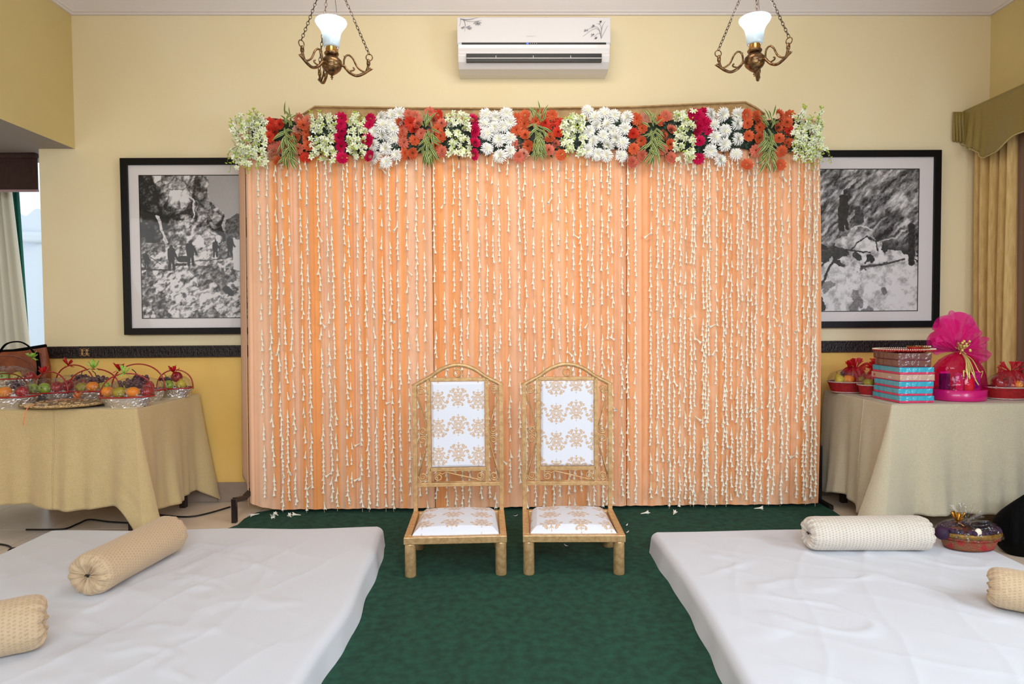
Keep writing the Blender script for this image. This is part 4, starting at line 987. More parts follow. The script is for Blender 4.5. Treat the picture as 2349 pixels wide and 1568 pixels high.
def bolster(label, p0, p1, r, seed, squash=.93, sag=.0, base=c_cream, end_open=(True, True)):
    a = Vector(p0); b = Vector(p1); L_ = (b-a).length; d = (b-a)/L_
    t = thing('bolster', label, 'bolster', ((a+b)/2)[:2]+(MT+.003,), math.atan2(d.y, d.x), 'gold woven bolsters'); q = random.Random(seed).random()*10
    cols = []
    def fn(u, v):
        # v along the axis, including the gathered ends
        s = v*1.24-.12; ang = u*2*PI
        if s < 0: k = -s/.12; rr = r*max(.06, math.sqrt(max(0, 1-(k*.998)**2.3))); x = -.055*math.sin(k*PI/2)+ (.02*max(0, k-.85)/.15); pl = k
        elif s > 1: k = (s-1)/.12; rr = r*max(.06, math.sqrt(max(0, 1-(k*.998)**2.3))); x = L_+.055*math.sin(k*PI/2)-(.02*max(0, k-.85)/.15); pl = k
        else: rr = r; x = s*L_; pl = max(0, 1-min(s, 1-s)/.10)*.35
        pleat = math.sin(ang*11+2*math.sin(ang*2+q)+q)+.5*math.sin(ang*19+q*2)
        rr *= 1+.045*pleat*pl*(1 if rr > .02 else 2)+.015*math.sin(ang*2+x*7+q)+.04*nz(x*5+q, math.sin(ang)*1.5)
        x -= .006*pleat*pl*pl if s < .5 else -.006*pleat*pl*pl
        y = rr*math.cos(ang); z = rr*squash*math.sin(ang)
        zz = z+r*squash; zz = max(zz, .0)+ 0
        m_ = bol_col(x, ang) if pl < .9 else 0
        cols.append(base*(1-m_*.7)+c_mark*m_*.7); return (x-L_/2, y, max(0, zz))
    g = MB().grid(200, 230, fn, wrap=True); cv_ = g.obj('cover', bol_m, t, cols=cols)
    for s in (-1, 1):
        MB().ball((s*(L_/2+.037), 0, r*squash), .009, 10, 6, .6, 1, 1).obj('drawstring_hole', dark_pl, cv_)
        h = MB(); h.tube([(s*(L_/2+.046), .008*math.cos(k), r*squash+.008*math.sin(k*1.0)) for k in (0, 1.2, 2.4, 3.6)], .002, 5); h.obj('drawstring', cable_m, cv_)
    return t
bolster('gold patterned bolster slanting back on the left mattress, gathered end to the front', (-1.755, 2.80, 0), (-1.695, 3.28, 0), .100, 1)
bolster('gold patterned bolster cut off by the left frame edge on the left mattress', (-1.70, 2.325, 0), (-2.17, 2.06, 0), .100, 2)
bolster('gold patterned bolster with light whitened into its colour, lying crosswise on the right mattress, beside the cellophane basket', (1.572, 3.225, 0), (2.075, 3.215, 0), .089, 3, base=np.array(lin((218, 208, 196))[:3]))  # base colour whitened to carry the light falling on this bolster
bolster('gold patterned bolster cut off by the right frame edge on the right mattress', (2.00, 2.545, 0), (2.36, 2.30, 0), .085, 4)

# ================================================================ TABLES AND CLOTHS
def table(label, x0, x1, y0, y1, zt):
    t = thing('folding_table', label, 'table', ((x0+x1)/2, (y0+y1)/2, 0)); cx, cy = t.location.x, t.location.y
    MB().box(x0-cx, x1-cx, y0-cy, y1-cy, zt-.035, zt-.006).obj('tabletop', wood_dk, t, smooth=False, bevel=.003)
    for (a, b) in ((x0+.06, y0+.06), (x1-.06, y0+.06), (x0+.06, y1-.06), (x1-.06, y1-.06)):
        MB().box(a-cx-.02, a-cx+.02, b-cy-.02, b-cy+.02, 0, zt-.035).obj('leg', wood_dk, t, smooth=False, bevel=.002)
def cloth(label, m, x0, x1, y0, y1, zt, s, front_hem, side_hem, corner_out, seed, back_pool, seams=()):
    """s=+1: the free end is at x1 (left table); s=-1: the free end is at x0 (right table)"""
    xf = x1 if s > 0 else x0; xo = x0 if s > 0 else x1; q = random.Random(seed).random()*9
    Lf = abs(xf-xo); Ls = y1-y0; tot = Lf+Ls
    o0 = Vector((xf, y0, 0))
    def edge(d):                                                 # d = distance along the hem path -> point, outward normal
        if d < Lf: return Vector((xo+(xf-xo)*d/Lf, y0, 0)), Vector((0, -1, 0))
        return Vector((xf, y0+(d-Lf), 0)), Vector((s, 0, 0))
    def fn(u, v):
        d = u*tot; p, n_ = edge(d); k = d-Lf; near = math.exp(-(k/.05)**2); nb = math.exp(-((k-Ls)/.07)**2)
        n2 = (n_+Vector((s, -.35, 0))*near*1.2).normalized() if near > .02 else n_
        if nb > .02: n2 = (n2+Vector((0, .45, 0))*nb).normalized()
        hem = front_hem(d/Lf) if k < 0 else side_hem(k/Ls)
        hem = hem*(1-near)*(1-nb*back_pool)+.012*max(near, nb*back_pool)
        z = zt-(zt-hem)*v; t_ = (zt-z)/zt
        rip = .026*t_*math.sin(d*15+q+1.5*t_)+.014*t_*math.sin(d*34+q*2+2*math.sin(d*5))+.010*math.sin(d*61+q)*t_**2+.010*t_*nz(d*10, 3)
        out = .006+.040*t_+rip*(1-near)+corner_out*near*t_**1.3+.05*nb*t_*back_pool+.004*nz(d*30, v*24)*(t_ > .05)
        out += .012*t_*nz(d*4+q, v*5)
        p = p+n2*max(.004, out); return (p.x, p.y, z if v > 0 else zt)
    g = MB().grid(420, 46, fn)
    n = 420
    # top sheet, slightly creased
    def ft(u, v):
        e = min(u, 1-u, v, 1-v)
        return (x0+(x1-x0)*u, y0+(y1-y0)*v, zt+.002*(e > .02)*nz(u*20, v*9))
    g.grid(60, 24, ft)
    o = g.obj('tablecloth', m, solid=.0015); tag(o, label, 'tablecloth')
    for us in seams:
        MB().tube([Vector(fn(us, v/30))+Vector(((.002*s) if us*tot > Lf else 0, -.002 if us*tot < Lf else 0, 0)) for v in range(31)], .0035, 6, flat=.5).obj('seam', m, o)
    return o
TL, TR = .782, .775
table('dark wooden folding table under the gold cloth at the left', -3.72, -2.16, 3.86, 4.60, TL-.004)
cloth('gold tissue cloth draped over the left table with fruit baskets', cloth_m, -3.74, -2.135, 3.83, 4.61, TL, 1, lambda k: .215+.02*math.sin(k*14), lambda k: .155-.03*math.sin(k*3), .13, 3, 1, (.476,))
table('dark wooden folding table under the gold cloth at the right', 2.31, 3.28, 3.79, 4.54, TR-.004)
cloth('gold tissue cloth, its colour whitened for window light, draped over the right table with the gift boxes', cloth_lit_m, 2.275, 3.30, 3.765, 4.56, TR, -1, lambda k: .135, lambda k: .12-.05*math.sin(k*5)**2, .24, 6, .0, (.72,))
for (xs, lab) in ((-2.645, 'cloth_seam'),):
    pass

# ================================================================ FRUIT BASKETS
def spawn_fruit(kind, loc, r, label, group, seed):
    q = random.Random(seed); t = thing({'orange': 'orange', 'lime': 'sweet_lime', 'gapple': 'green_apple', 'pear': 'yellow_pear', 'rapple': 'red_apple', 'grape': 'grape_bunch'}[kind], label, 'fruit', loc, q.uniform(0, 6), group)
    if kind in ('orange', 'lime'):
        g = MB(); g.lathe([(.001, -.9*r), (.30*r, -.88*r), (.62*r, -.70*r), (.90*r, -.34*r), (r, .02*r), (.92*r, .38*r), (.66*r, .70*r), (.34*r, .85*r), (.10*r, .86*r), (.001, .82*r)], 20, caps=(False, False)); ob = g.obj('peel', orange_f if kind == 'orange' else mosambi, t)
        MB().ball((0, 0, .85*r), .10*r, 8, 5, 1, 1, .5).obj('stem_button', stem_m, ob)
    elif kind in ('gapple', 'rapple', 'pear'):
        pr = [(.001, -.82*r), (.34*r, -.90*r), (.70*r, -.72*r), (.95*r, -.22*r), (r, .15*r), (.88*r, .58*r), (.58*r, .84*r), (.26*r, .84*r), (.08*r, .66*r), (.001, .62*r)]
        if kind == 'pear': pr = [(.001, -.9*r), (.5*r, -.86*r), (.9*r, -.45*r), (.97*r, -.05*r), (.74*r, .42*r), (.50*r, .80*r), (.34*r, 1.08*r), (.12*r, 1.16*r), (.001, 1.14*r)]
        g = MB(); g.lathe(pr, 20, fn=lambda a, i, z: 1+.03*math.cos(5*a)*(z < 0), caps=(False, False)); ob = g.obj('skin', {'gapple': apple_g, 'rapple': apple_r, 'pear': pear_y}[kind], t)
        st = MB(); st.tube([(0, 0, pr[-1][1]), (.06*r, 0, pr[-1][1]+.22*r), (.16*r, 0, pr[-1][1]+.42*r)], .05*r, 6); st.obj('stem', stem_m, ob)
        t.rotation_euler = (q.uniform(-.9, -.2) if kind != 'rapple' else q.uniform(.3, 1.2), q.uniform(-.5, .5), 0) if True else None
        if kind == 'gapple': t.rotation_euler = (R(70), 0, q.uniform(-.4, .4))
    else:
        g = MB()
        for k in range(40):
            g.ball((max(-1.1, min(1.1, q.gauss(0, .6)))*r, max(-.8, min(.8, q.gauss(0, .4)))*r, q.uniform(-.55, .15)*r), r*.21, 8, 5)
        g.obj('grapes', grape_m, t)['kind'] = 'stuff'
        MB().tube([(0, 0, 0), (.2*r, 0, .6*r), (.5*r, .1*r, .9*r)], .05*r, 5).obj('stem', stem_m, t)
    return t
def bow(t, m, loc, s, seed, name='bow'):
    q = random.Random(seed); g = MB()
    for k in range(8):
        a = k*PI/4+q.uniform(-.3, .3); e = q.uniform(.1, 1.1); L_ = s*q.uniform(.8, 1.2)
        d = Vector((math.cos(a)*math.cos(e), math.sin(a)*math.cos(e), math.sin(e))); up = Vector((0, 0, 1)); sd_ = d.cross(up).normalized()*s*.26
        pts = [Vector((0, 0, 0))+d*L_*math.sin(PI*i/6*.92)*1.0+up*(.55*s*(1-math.cos(PI*i/6*1.9))*.5) for i in range(7)]
        vs = []
        for i, p in enumerate(pts): w_ = sd_*(.35+.65*math.sin(PI*i/6)); vs += [p-w_, p+w_]
        g.add(vs, [(2*i, 2*i+1, 2*i+3, 2*i+2) for i in range(6)])
    for k in range(3):
        a = q.uniform(0, 6.3); pts = [Vector((math.cos(a)*s*.9*i/5, math.sin(a)*s*.9*i/5, -.25*s*i/5*(1+i/6))) for i in range(6)]; vs = []
        for p in pts: vs += [p+Vector((-.1*s, 0, 0)), p+Vector((.1*s, .02*s, 0))]
        g.add(vs, [(2*i, 2*i+1, 2*i+3, 2*i+2) for i in range(5)])
    return g.obj(name, m, t, loc, solid=.0008)
def wrap_dome(t, m, rx, ry, z0, h, seed, name='cellophane', amp=.06):
    q = random.Random(seed).random()*20
    def fn(u, v):
        a = u*2*PI; rr = math.cos(v*PI/2*.97)**.75; bump_ = 1+amp*math.sin(a*9+q+v*4)*(.3+v)+amp*.6*math.sin(a*17+q*3)+1.2*amp*nz(u*14+q, v*6)
        return (rx*rr*bump_*math.cos(a), ry*rr*bump_*math.sin(a), z0+h*math.sin(v*PI/2)**.9*(1+.05*math.sin(a*7+q)))
    return MB().grid(72, 12, fn, wrap=True).obj(name, m, t)
NB = 0
def fruit_basket(label, where, px, y, rx, ry, h, rz, ha, hh, bm, bowdir, fruits, zb=TL, hm=redrim, bowoff=(0, 0, 0)):
    global NB; NB += 1
    x = PY(px, 900, y).x; t = thing('fruit_basket', label, 'basket', (x, y, zb), rz, 'foil lined fruit baskets')
    q = random.Random(NB)
    g = MB(); g.grid(84, 8, lambda u, v: ((rx*(.80+.20*v)*(1+q.uniform(-.022, .022)))*math.cos(u*2*PI), (ry*(.80+.20*v)*(1+q.uniform(-.03, .03)))*math.sin(u*2*PI), h*v+q.uniform(-.003, .003)*(0 < v < 1)), wrap=True)
    g.add([(rx*.8*math.cos(k*PI/20), ry*.8*math.sin(k*PI/20), .001) for k in range(40)], [tuple(range(40))])
    g.add([(rx*.97*math.cos(k*PI/20), ry*.97*math.sin(k*PI/20), h*.80) for k in range(40)], [tuple(range(40))])
    g.obj('foil_body', foil_m, t, smooth=False)
    MB().tube([(rx*1.015*math.cos(k*PI/24), ry*1.015*math.sin(k*PI/24), h) for k in range(48)], .0052, 6, closed=True).obj('rim', redrim, t)
    e = (rx*math.cos(ha), ry*math.sin(ha))
    pts = [(e[0]*math.cos(k*PI/20), e[1]*math.cos(k*PI/20), h+hh*math.sin(k*PI/20)**.85) for k in range(21)]
    MB().tube([pts[0][:2]+(h-.012,)]+pts+[pts[-1][:2]+(h-.012,)], .0044, 7).obj('handle', hm, t)
    k = bowdir; bp = pts[k]; bow(t, bm, (bp[0]+bowoff[0], bp[1]+bowoff[1], bp[2]+.006+bowoff[2]), .036, NB+40)
    wrap_dome(t, cello, rx*.96, ry*.96, h*.9, .088, NB)
    ca, sa = math.cos(rz), math.sin(rz)
    for i, (kind, fx, fy, fz, r, desc) in enumerate(fruits):
        lx, ly = fx*rx, fy*ry; loc = (x+lx*ca-ly*sa, y+lx*sa+ly*ca, zb+h*.80+r*1.06+fz)
        spawn_fruit(kind, loc, r, desc+' '+where, 'fruit in the foil baskets', NB*20+i)
    return t
r_ = .036
fruit_basket('foil fruit basket at the left frame edge, front row, brown handle', 'in the front row basket at the left frame edge', 12, 3.96, .18, .12, .068, .06, 1.2, .135, bowgrn, 14, [('orange', .18, -.45, 0, .038, 'orange with a dimple'), ('orange', -.28, -.45, 0, .036, 'orange partly cut off'), ('rapple', .62, -.2, 0, .036, 'dark red apple'), ('grape', .25, .3, .03, .05, 'dark grapes')], hm=cane_m)
fruit_basket('tall foil fruit basket behind, before the brown leather bag, lime bow', 'in the tall basket before the brown bag', 16, 4.34, .19, .12, .145, .05, .9, .145, bowgrn, 6, [('gapple', -.35, -.45, 0, .036, 'left green apple'), ('gapple', .10, -.5, 0, .036, 'middle green apple'), ('pear', .48, -.35, 0, .036, 'yellow green pear'), ('rapple', .78, .05, 0, .034, 'red apple')], hm=cane_m, bowoff=(.06, 0, 0))
fruit_basket('foil fruit basket with two green and two red apples, red bow, behind the nut tray', 'in the basket behind the nut tray', 116, 4.16, .150, .105, .070, .12, 2.6, .125, bowred, 6, [('gapple', -.50, -.45, 0, .034, 'dark green apple'), ('gapple', -.02, -.55, 0, .036, 'light green apple'), ('rapple', .38, -.35, .004, .037, 'red apple'), ('rapple', .68, .0, .010, .036, 'rear red apple')], bowoff=(.02, 0, 0))
fruit_basket('foil fruit basket with lime bow in the middle of the left table', 'in the middle basket with the lime bow', 216, 4.20, .150, .105, .074, .05, .15, .135, bowgrn, 10, [('lime', -.30, -.50, 0, .035, 'olive sweet lime'), ('orange', .16, -.55, 0, .038, 'orange'), ('gapple', .60, -.40, .004, .032, 'small yellow green apple'), ('grape', .05, .2, .03, .055, 'dark grapes')])
fruit_basket('foil fruit basket at the back of the left table, wide red bow', 'in the back basket with the wide red bow', 172, 4.44, .15, .10, .07, .0, 2.9, .15, bowred, 8, [('pear', -.45, -.4, 0, .034, 'yellow pear'), ('rapple', .1, -.5, 0, .036, 'red apple'), ('rapple', .48, -.3, 0, .035, 'darker red apple'), ('grape', .2, .2, .03, .05, 'grapes')])
fruit_basket('foil fruit basket nearest the table corner with three citrus fruits and lime bow', 'in the basket nearest the table corner', 292, 3.945, .150, .100, .062, .05, 3.65, .135, bowgrn, 8, [('orange', -.62, -.35, .004, .036, 'leftmost orange'), ('lime', -.10, -.60, 0, .038, 'olive sweet lime'), ('orange', .38, -.52, 0, .037, 'bright orange'), ('grape', .10, .30, .035, .055, 'dark grapes'), ('rapple', .74, .05, 0, .034, 'dark red apple')], bowoff=(.03, 0, 0))
fruit_basket('foil fruit basket behind the corner one, tall double handle, red bow', 'in the basket behind the corner one', 318, 4.215, .165, .105, .072, .02, .05, .165, bowred, 15, [('rapple', .52, -.45, 0, .036, 'glossy red apple'), ('grape', .0, -.1, .03, .06, 'dark grapes'), ('pear', -.4, -.3, 0, .034, 'yellow pear')])
fruit_basket('small foil fruit basket at the far right end of the left table, red bow', 'in the small basket at the far right end of the left table', 402, 4.43, .112, .085, .062, .10, .35, .12, bowred, 13, [('gapple', -.20, -.55, 0, .033, 'green apple'), ('pear', .45, -.35, .0, .035, 'yellow green pear'), ('rapple', .10, .1, .045, .036, 'red apple'), ('grape', -.5, .15, .03, .04, 'dark grapes')], bowoff=(.045, 0, -.01))
# flat straw tray of nuts
tx, ty = PY(150, 925, 3.95).x, 3.95
tr = thing('straw_tray', 'flat round straw tray wrapped in film with a peach ribbon, on the left table', 'tray', (tx, ty, TL+.003))
g = MB(); g.grid(80, 14, lambda u, v: (.235*v*math.cos(u*2*PI), .205*v*math.sin(u*2*PI), .004+.014*v**4+.0015*math.sin(v*80)), wrap=True); g.obj('straw_base', straw_m, tr, solid=.004)
wrap_dome(tr, cello, .228, .198, .012, .028, 77)
bow(tr, orgrib, (.035, .06, .040), .028, 5, 'ribbon_bow')
g = MB(); g.tube(spline([(.035, .05, .04), (-.05, -.09, .038), (-.075, -.20, .022), (-.082, -.222, -.03), (-.088, -.228, -.075)], 5), .004, 6, flat=.35); g.obj('ribbon', orgrib, tr)
g = MB(); g.tube(spline([(.03, .06, .04), (-.06, .065, .036), (-.15, .03, .03)], 5), .003, 6, flat=.35); g.obj('ribbon', orgrib, tr)
g = MB(); q = random.Random(9)
for k in range(210):
    a = -PI*q.uniform(.02, .98) if k < 150 else q.uniform(0, 6.28); rr = q.uniform(.76, .92) if k < 170 else q.uniform(0, .75); cx_, cy_ = .235*rr*math.cos(a), .205*rr*math.sin(a); b = q.uniform(0, 6.28)
    g.tube([(cx_+.010*math.cos(b+j), cy_+.010*math.sin(b+j), .016+.005*q.random()) for j in (-1.0, -.33, .33, 1.0)], [.0025, .0048, .0046, .002], 6)
o = g.obj('cashew_nuts', cashew_m, None, (tx, ty, TL+.003)); tag(o, 'cashew nuts ringed round the flat straw tray', 'nuts', kind='stuff')
# brown leather bag on the table against the window
bg = thing('leather_bag', 'brown leather bag with black trim and strap behind the tall fruit basket', 'bag', (-3.40, 4.535, TL+.003))
g = MB(); g.grid(60, 20, lambda u, v: ((.27+.02*math.sin(v*PI))*math.copysign(abs(math.cos(u*2*PI))**.5, math.cos(u*2*PI)), (.055+.02*math.sin(v*PI))*math.copysign(abs(math.sin(u*2*PI))**.7, math.sin(u*2*PI))*(1-.55*v*v), .305*v+.03*v*(math.cos(u*2*PI) > 0)*abs(math.cos(u*2*PI))), wrap=True); g.obj('body', leath_m, bg)
g = MB(); g.tube([(-.27, 0, .310), (-.1, 0, .305), (.05, 0, .312), (.27, 0, .345)], .011, 8); g.obj('zip_edge', blackfab, bg)
g = MB(); g.tube(spline([(-.02, -.04, .30), (.04, -.05, .36), (.12, -.05, .375), (.18, -.05, .35), (.215, -.04, .30)], 6), .010, 8, flat=.5); g.obj('strap', blackfab, bg)
g = MB(); g.tube(spline([(.235, -.04, .30), (.255, -.055, .18), (.235, -.07, .06), (.20, -.08, .02)], 6), .014, 8, flat=.5); g.obj('side_trim', blackfab, bg)

# ================================================================ RIGHT TABLE THINGS
def net_puff(t, m, cx, cz, spread, h, seed, name, n=6, depth=.6):
    q = random.Random(seed)
    g = MB()
    for k in range(n):
        a0 = -PI*.05+PI*1.1*k/max(1, n-1)+q.uniform(-.2, .2) ; yaw = q.uniform(-.9, .9)
        def fn(u, v, a0=a0, yaw=yaw, ph=q.random()*6, L0=q.uniform(.8, 1.05)):
            sp_ = (u-.5)*(1.3*v**.8); a = a0+sp_*.6; rr = v*L0
            x = spread*rr*math.cos(a)*1.0+.012*math.sin(u*22+ph)*v; z = h*rr*(.35+.65*abs(math.sin(a)))*(1 if math.sin(a) > -.2 else -.2)
            y = depth*spread*(rr*math.sin(yaw)+.35*math.sin(u*PI*2+ph)*v+.08*math.sin(u*34+ph)*v)
            return (cx+x, y, cz+z)
        g.grid(34, 9, fn)
    return g.obj(name, m, t)
def red_basket(label, x, y, rx, ry, h, seed, fruits, where, puffx, zb=TR):
    t = thing('red_fruit_basket', label, 'basket', (x, y, zb+.002), 0, 'red cloth baskets on the right table')
    g = MB(); g.grid(60, 6, lambda u, v: (rx*(.78+.22*v)*math.cos(u*2*PI), ry*(.78+.22*v)*math.sin(u*2*PI), h*v), wrap=True)
    g.add([(rx*.78*math.cos(k*PI/20), ry*.78*math.sin(k*PI/20), .001) for k in range(40)], [tuple(range(40))]); g.add([(rx*.97*math.cos(k*PI/20), ry*.97*math.sin(k*PI/20), h*.8) for k in range(40)], [tuple(range(40))])
    g.obj('cloth_body', band_red, t)
    for (k_, z_, nm) in ((1.01, h, 'silver_rim'), (.795, .006, 'silver_foot_trim')):
        MB().tube([(rx*k_*math.cos(k*PI/24), ry*k_*math.sin(k*PI/24), z_) for k in range(48)], .0042, 6, closed=True).obj(nm, silver_tr, t)
    MB().box(.25*rx, .25*rx+.014, -ry*.96-.001, -ry*.93, h*.4, h*.4+.012).obj('price_sticker', white_pl, t, smooth=False)
    wrap_dome(t, cello, rx*.97, ry*.97, h*.9, .085, seed, 'film')
    wrap_dome(t, rednet, rx*.55, ry*.8, h*.95, .10, seed+3, 'net_wrap', .12).location.x = puffx*.6
    net_puff(t, rednet, puffx, h+.085, .075, .085, seed, 'net_bow', 5)
    for i, (kind, fx, fy, fz, r, desc) in enumerate(fruits):
        spawn_fruit(kind, (x+fx*rx, y+fy*ry, zb+.002+h*.8+r*.86+fz), r, desc+' '+where, 'fruit in the red baskets', seed*30+i)
red_basket('red cloth fruit basket with silver trim, behind and left of the box stack', PY(1947, 880, 4.40).x, 4.40, .140, .10, .075, 5, [('pear', -.60, -.4, 0, .036, 'yellow pear'), ('orange', -.22, -.55, 0, .036, 'orange'), ('lime', .35, -.5, 0, .035, 'olive sweet lime'), ('grape', .0, .1, .03, .05, 'dark grapes')], 'in the leftmost red basket', .05)
red_basket('small red cloth fruit basket with silver trim, half hidden by the box stack', PY(1992, 880, 4.235).x+.01, 4.20, .095, .075, .072, 6, [('lime', -.5, -.45, 0, .032, 'dark sweet lime'), ('rapple', .15, -.4, 0, .033, 'red apple')], 'in the red basket half hidden by the boxes', .03)
red_basket('red cloth fruit basket with silver trim at the right frame edge', PY(2312, 900, 3.98).x, 3.98, .148, .10, .076, 7, [('rapple', -.55, -.35, .004, .046, 'large dark red apple'), ('orange', .05, -.6, 0, .033, 'orange'), ('pear', .55, -.45, 0, .033, 'pale pear'), ('grape', -.1, .1, .02, .05, 'dark grapes')], 'in the red basket at the right frame edge', .02)
# stack of gift boxes
bxn = [('teal', 'bottom of the stack'), ('teal', 'second from the bottom'), ('teal', 'third from the bottom, under the beige one'), ('beige', 'in the middle of the stack'), ('teal', 'on top of the beige one'), ('brown', 'under the topmost box'), ('brown', 'topmost of the stack, under the plate')]
zz = TR+.003; q = random.Random(4); bh = .0418
for i, (k, wh) in enumerate(bxn):
    dx, dy = [(0, 0), (-.004, .004), (-.002, .002), (.002, .0), (.0, .003), (-.004, .01), (-.004, .006)][i]
    dp = [.28, .26, .26, .30, .28, .24, .265][i]; wd_ = [.206, .205, .206, .206, .206, .197, .197][i]
    t = thing('gift_box', {'teal': 'teal gift box with pink base edge, ', 'beige': 'beige gift box with brown side, ', 'brown': 'dark brown gift box in creased film, '}[k]+wh, 'box', (2.345+dx, 3.812+dy, zz), 0, 'stacked gift boxes on the right table')
    mt_ = {'teal': teal_m, 'beige': beige_m, 'brown': brown_m}[k]
    MB().box(0, wd_, 0, dp, .0125 if k == 'teal' else .006, bh-.001).obj('lid', mt_, t, smooth=False, bevel=.0015)
    MB().box(.002, wd_-.002, .002, dp-.002, 0, .012 if k == 'teal' else .0055).obj('base_edge', pink_m if k != 'brown' else mat('maroon_edge', (120, 20, 50), .4), t, smooth=False)
    MB().grid(20, 6, lambda u, v: (-.001+(wd_+.002)*u, -.0012-.0008*nz(u*20+i, v*6), .003+(bh-.005)*v)).obj('film', cello, t)
    MB().grid(20, 6, lambda u, v: (-.0012-.0008*nz(u*20+i, v*6), dp*u, .003+(bh-.005)*v)).obj('film', cello, t)
    if k == 'beige':
        text('bliss', .020, white_pl, t, (-.0022, .10, .014), (R(90), 0, R(-90)))
        MB().lathe([(.008, 0), (.008, .0006)], 12).obj('round_sticker', bowred, t, (-.0018, dp-.035, .022)).rotation_euler = (0, R(-90), 0)
    zz += bh+.0004
pl = thing('beaded_plate', 'round red plate edged with silver beads on top of the box stack', 'plate', (2.44, 3.93, zz))
MB().lathe([(.001, 0), (.12, 0), (.150, .008), (.176, .014), (.178, .018), (.15, .012), (.12, .005), (.001, .004)], 48, caps=(False, False), sy=.78).obj('plate_dish', plate_m, pl)
g = MB()
for k in range(90): g.ball((.174*math.cos(k*PI/45), .174*.78*math.sin(k*PI/45), .019), .0042, 6, 4)
g.obj('bead_edge', ivory_m, pl)['kind'] = 'stuff'
g = MB()
for k in range(46): g.ball((.174*math.cos(k*PI/23), .174*.78*math.sin(k*PI/23)-.003, .011), .0035, 6, 4)
g.obj('bead_row', bowred, pl)['kind'] = 'stuff'
for i, (dx, dy, m_, lab) in enumerate([(.045, -.03, plate_m, 'small red jewelled bowl at the left on the beaded plate'), (.105, -.02, bowl_m, 'small gold jewelled bowl with ivory rim at the right on the beaded plate')]):
    b = thing('jewelled_bowl', lab, 'bowl', (2.44+dx, 3.93+dy, zz+.008), 0, 'jewelled bowls on the plate')
    cu_ = MB().lathe([(.020, 0), (.032, .010), (.040, .024), (.038, .024), (.028, .012), (.001, .008)], 24, caps=(True, False)).obj('cup', m_, b)
    g = MB()
    for k in range(22): g.ball((.039*math.cos(k*PI/11), .039*math.sin(k*PI/11), .026), .0042, 6, 4)
    g.obj('crystal_rim', ivory_m if i else bowl_m, cu_)['kind'] = 'stuff'
    g = MB()
    for k in range(26): a = q.uniform(0, 6.3); rr = .028*q.random(); g.ball((rr*math.cos(a), rr*math.sin(a), .020+.008*q.random()), .005, 6, 4)
    g.obj('beads', bowl_m, b)['kind'] = 'stuff'
# magenta hamper
hx, hy = PY(2196, 915, 3.97).x, 3.97
hp = thing('gift_hamper', 'round magenta gift hamper with a large tulle puff and gold ribbon', 'hamper', (hx, hy, TR+.003))
MB().lathe([(.001, 0), (.155, 0), (.158, .004), (.160, .066), (.152, .068), (.150, .05), (.001, .048)], 40, caps=(False, False), sy=.85).obj('drum_base', pinkdrum, hp)
hampf = film('magenta_film', (252, 90, 190), .04, .12, (24, .5), .10, (220, 10, 130), facing=.2)
def dome(u, v):
    a = u*2*PI; rr = [.160, .158, .150, .132, .105, .072, .042, .020][min(7, int(v*7))]
    p = [(.160, .066), (.160, .10), (.152, .15), (.134, .20), (.105, .24), (.066, .268), (.034, .282), (.016, .290)]
    i = min(6, int(v*7)); k = v*7-i; r1 = p[i][0]*(1-k)+p[i+1][0]*k; z1 = p[i][1]*(1-k)+p[i+1][1]*k
    w_ = 1+.03*math.sin(a*14)*v+.03*nz(u*20, v*5)
    return (r1*w_*math.cos(a), r1*w_*math.sin(a)*.85, z1)
MB().grid(84, 22, dome, wrap=True).obj('film_dome', hampf, hp)
g = MB()
lobes = [(1.75, 2.1, .98, -.5), (1.45, 1.9, 1.02, .3), (2.15, 1.5, .86, .1), (.75, 1.3, .80, -.3), (.10, 1.0, .92, -.4), (-.25, .8, .88, .2), (2.85, .7, .88, -.3), (.45, 1.2, .85, .5), (1.9, 2.0, .84, .7)]
for k, (a0, wd_, L0, dp_) in enumerate(lobes):
    ph = k*1.7
    def fn(u, v, a0=a0, wd_=wd_, L0=L0, dp_=dp_, ph=ph):
        a = a0+(u-.5)*wd_*v**.6; rr = L0*v*(.80+.20*math.sin(PI*u)**.5+.025*math.sin(u*31+ph)*v); x = .200*rr*math.cos(a); z = .252*rr*math.sin(a)
        return (x-.015, .10*(dp_*v*(1.3-.5*v)+.22*math.sin(u*13+ph)*v*v+.10*math.sin(u*29+ph)*v), .285+z)
    g.grid(60, 14, fn)
g.obj('tulle_puff', pinknet, hp)
bow(hp, goldrib, (.0, -.03, .300), .040, 61, 'ribbon_bow'); 
q = random.Random(31)
for k in range(7):
    L_ = q.uniform(.06, .17); ex_ = q.uniform(-.07, .09)
    pts = [(0, -.03, .29), (ex_*.35, -.085-.02*q.random(), .25), (ex_*.7, -.135, .18), (ex_, -.145, .29-L_-.03), (ex_+q.uniform(-.02, .02), -.150, .27-L_-.05)]
    MB().tube(spline(pts, 6), .0045, 5, flat=.3).obj('ribbon_tail', goldrib, hp)
for k in range(9):
    MB().ball((q.uniform(-.025, .025), -.055-.02*q.random(), .285+q.uniform(-.01, .075)), .0085, 8, 6).obj('gold_bead', goldrib, hp)
pk = [(-.095, -.02, .058, .11, (34, 40, 92), 'dark blue packet at the left'), (-.030, -.05, .045, .10, (232, 226, 236), 'white and red packet'), (.035, -.045, .062, .105, (240, 168, 60), 'orange printed jar'), (.098, -.02, .045, .11, (236, 226, 240), 'white tube at the right')]
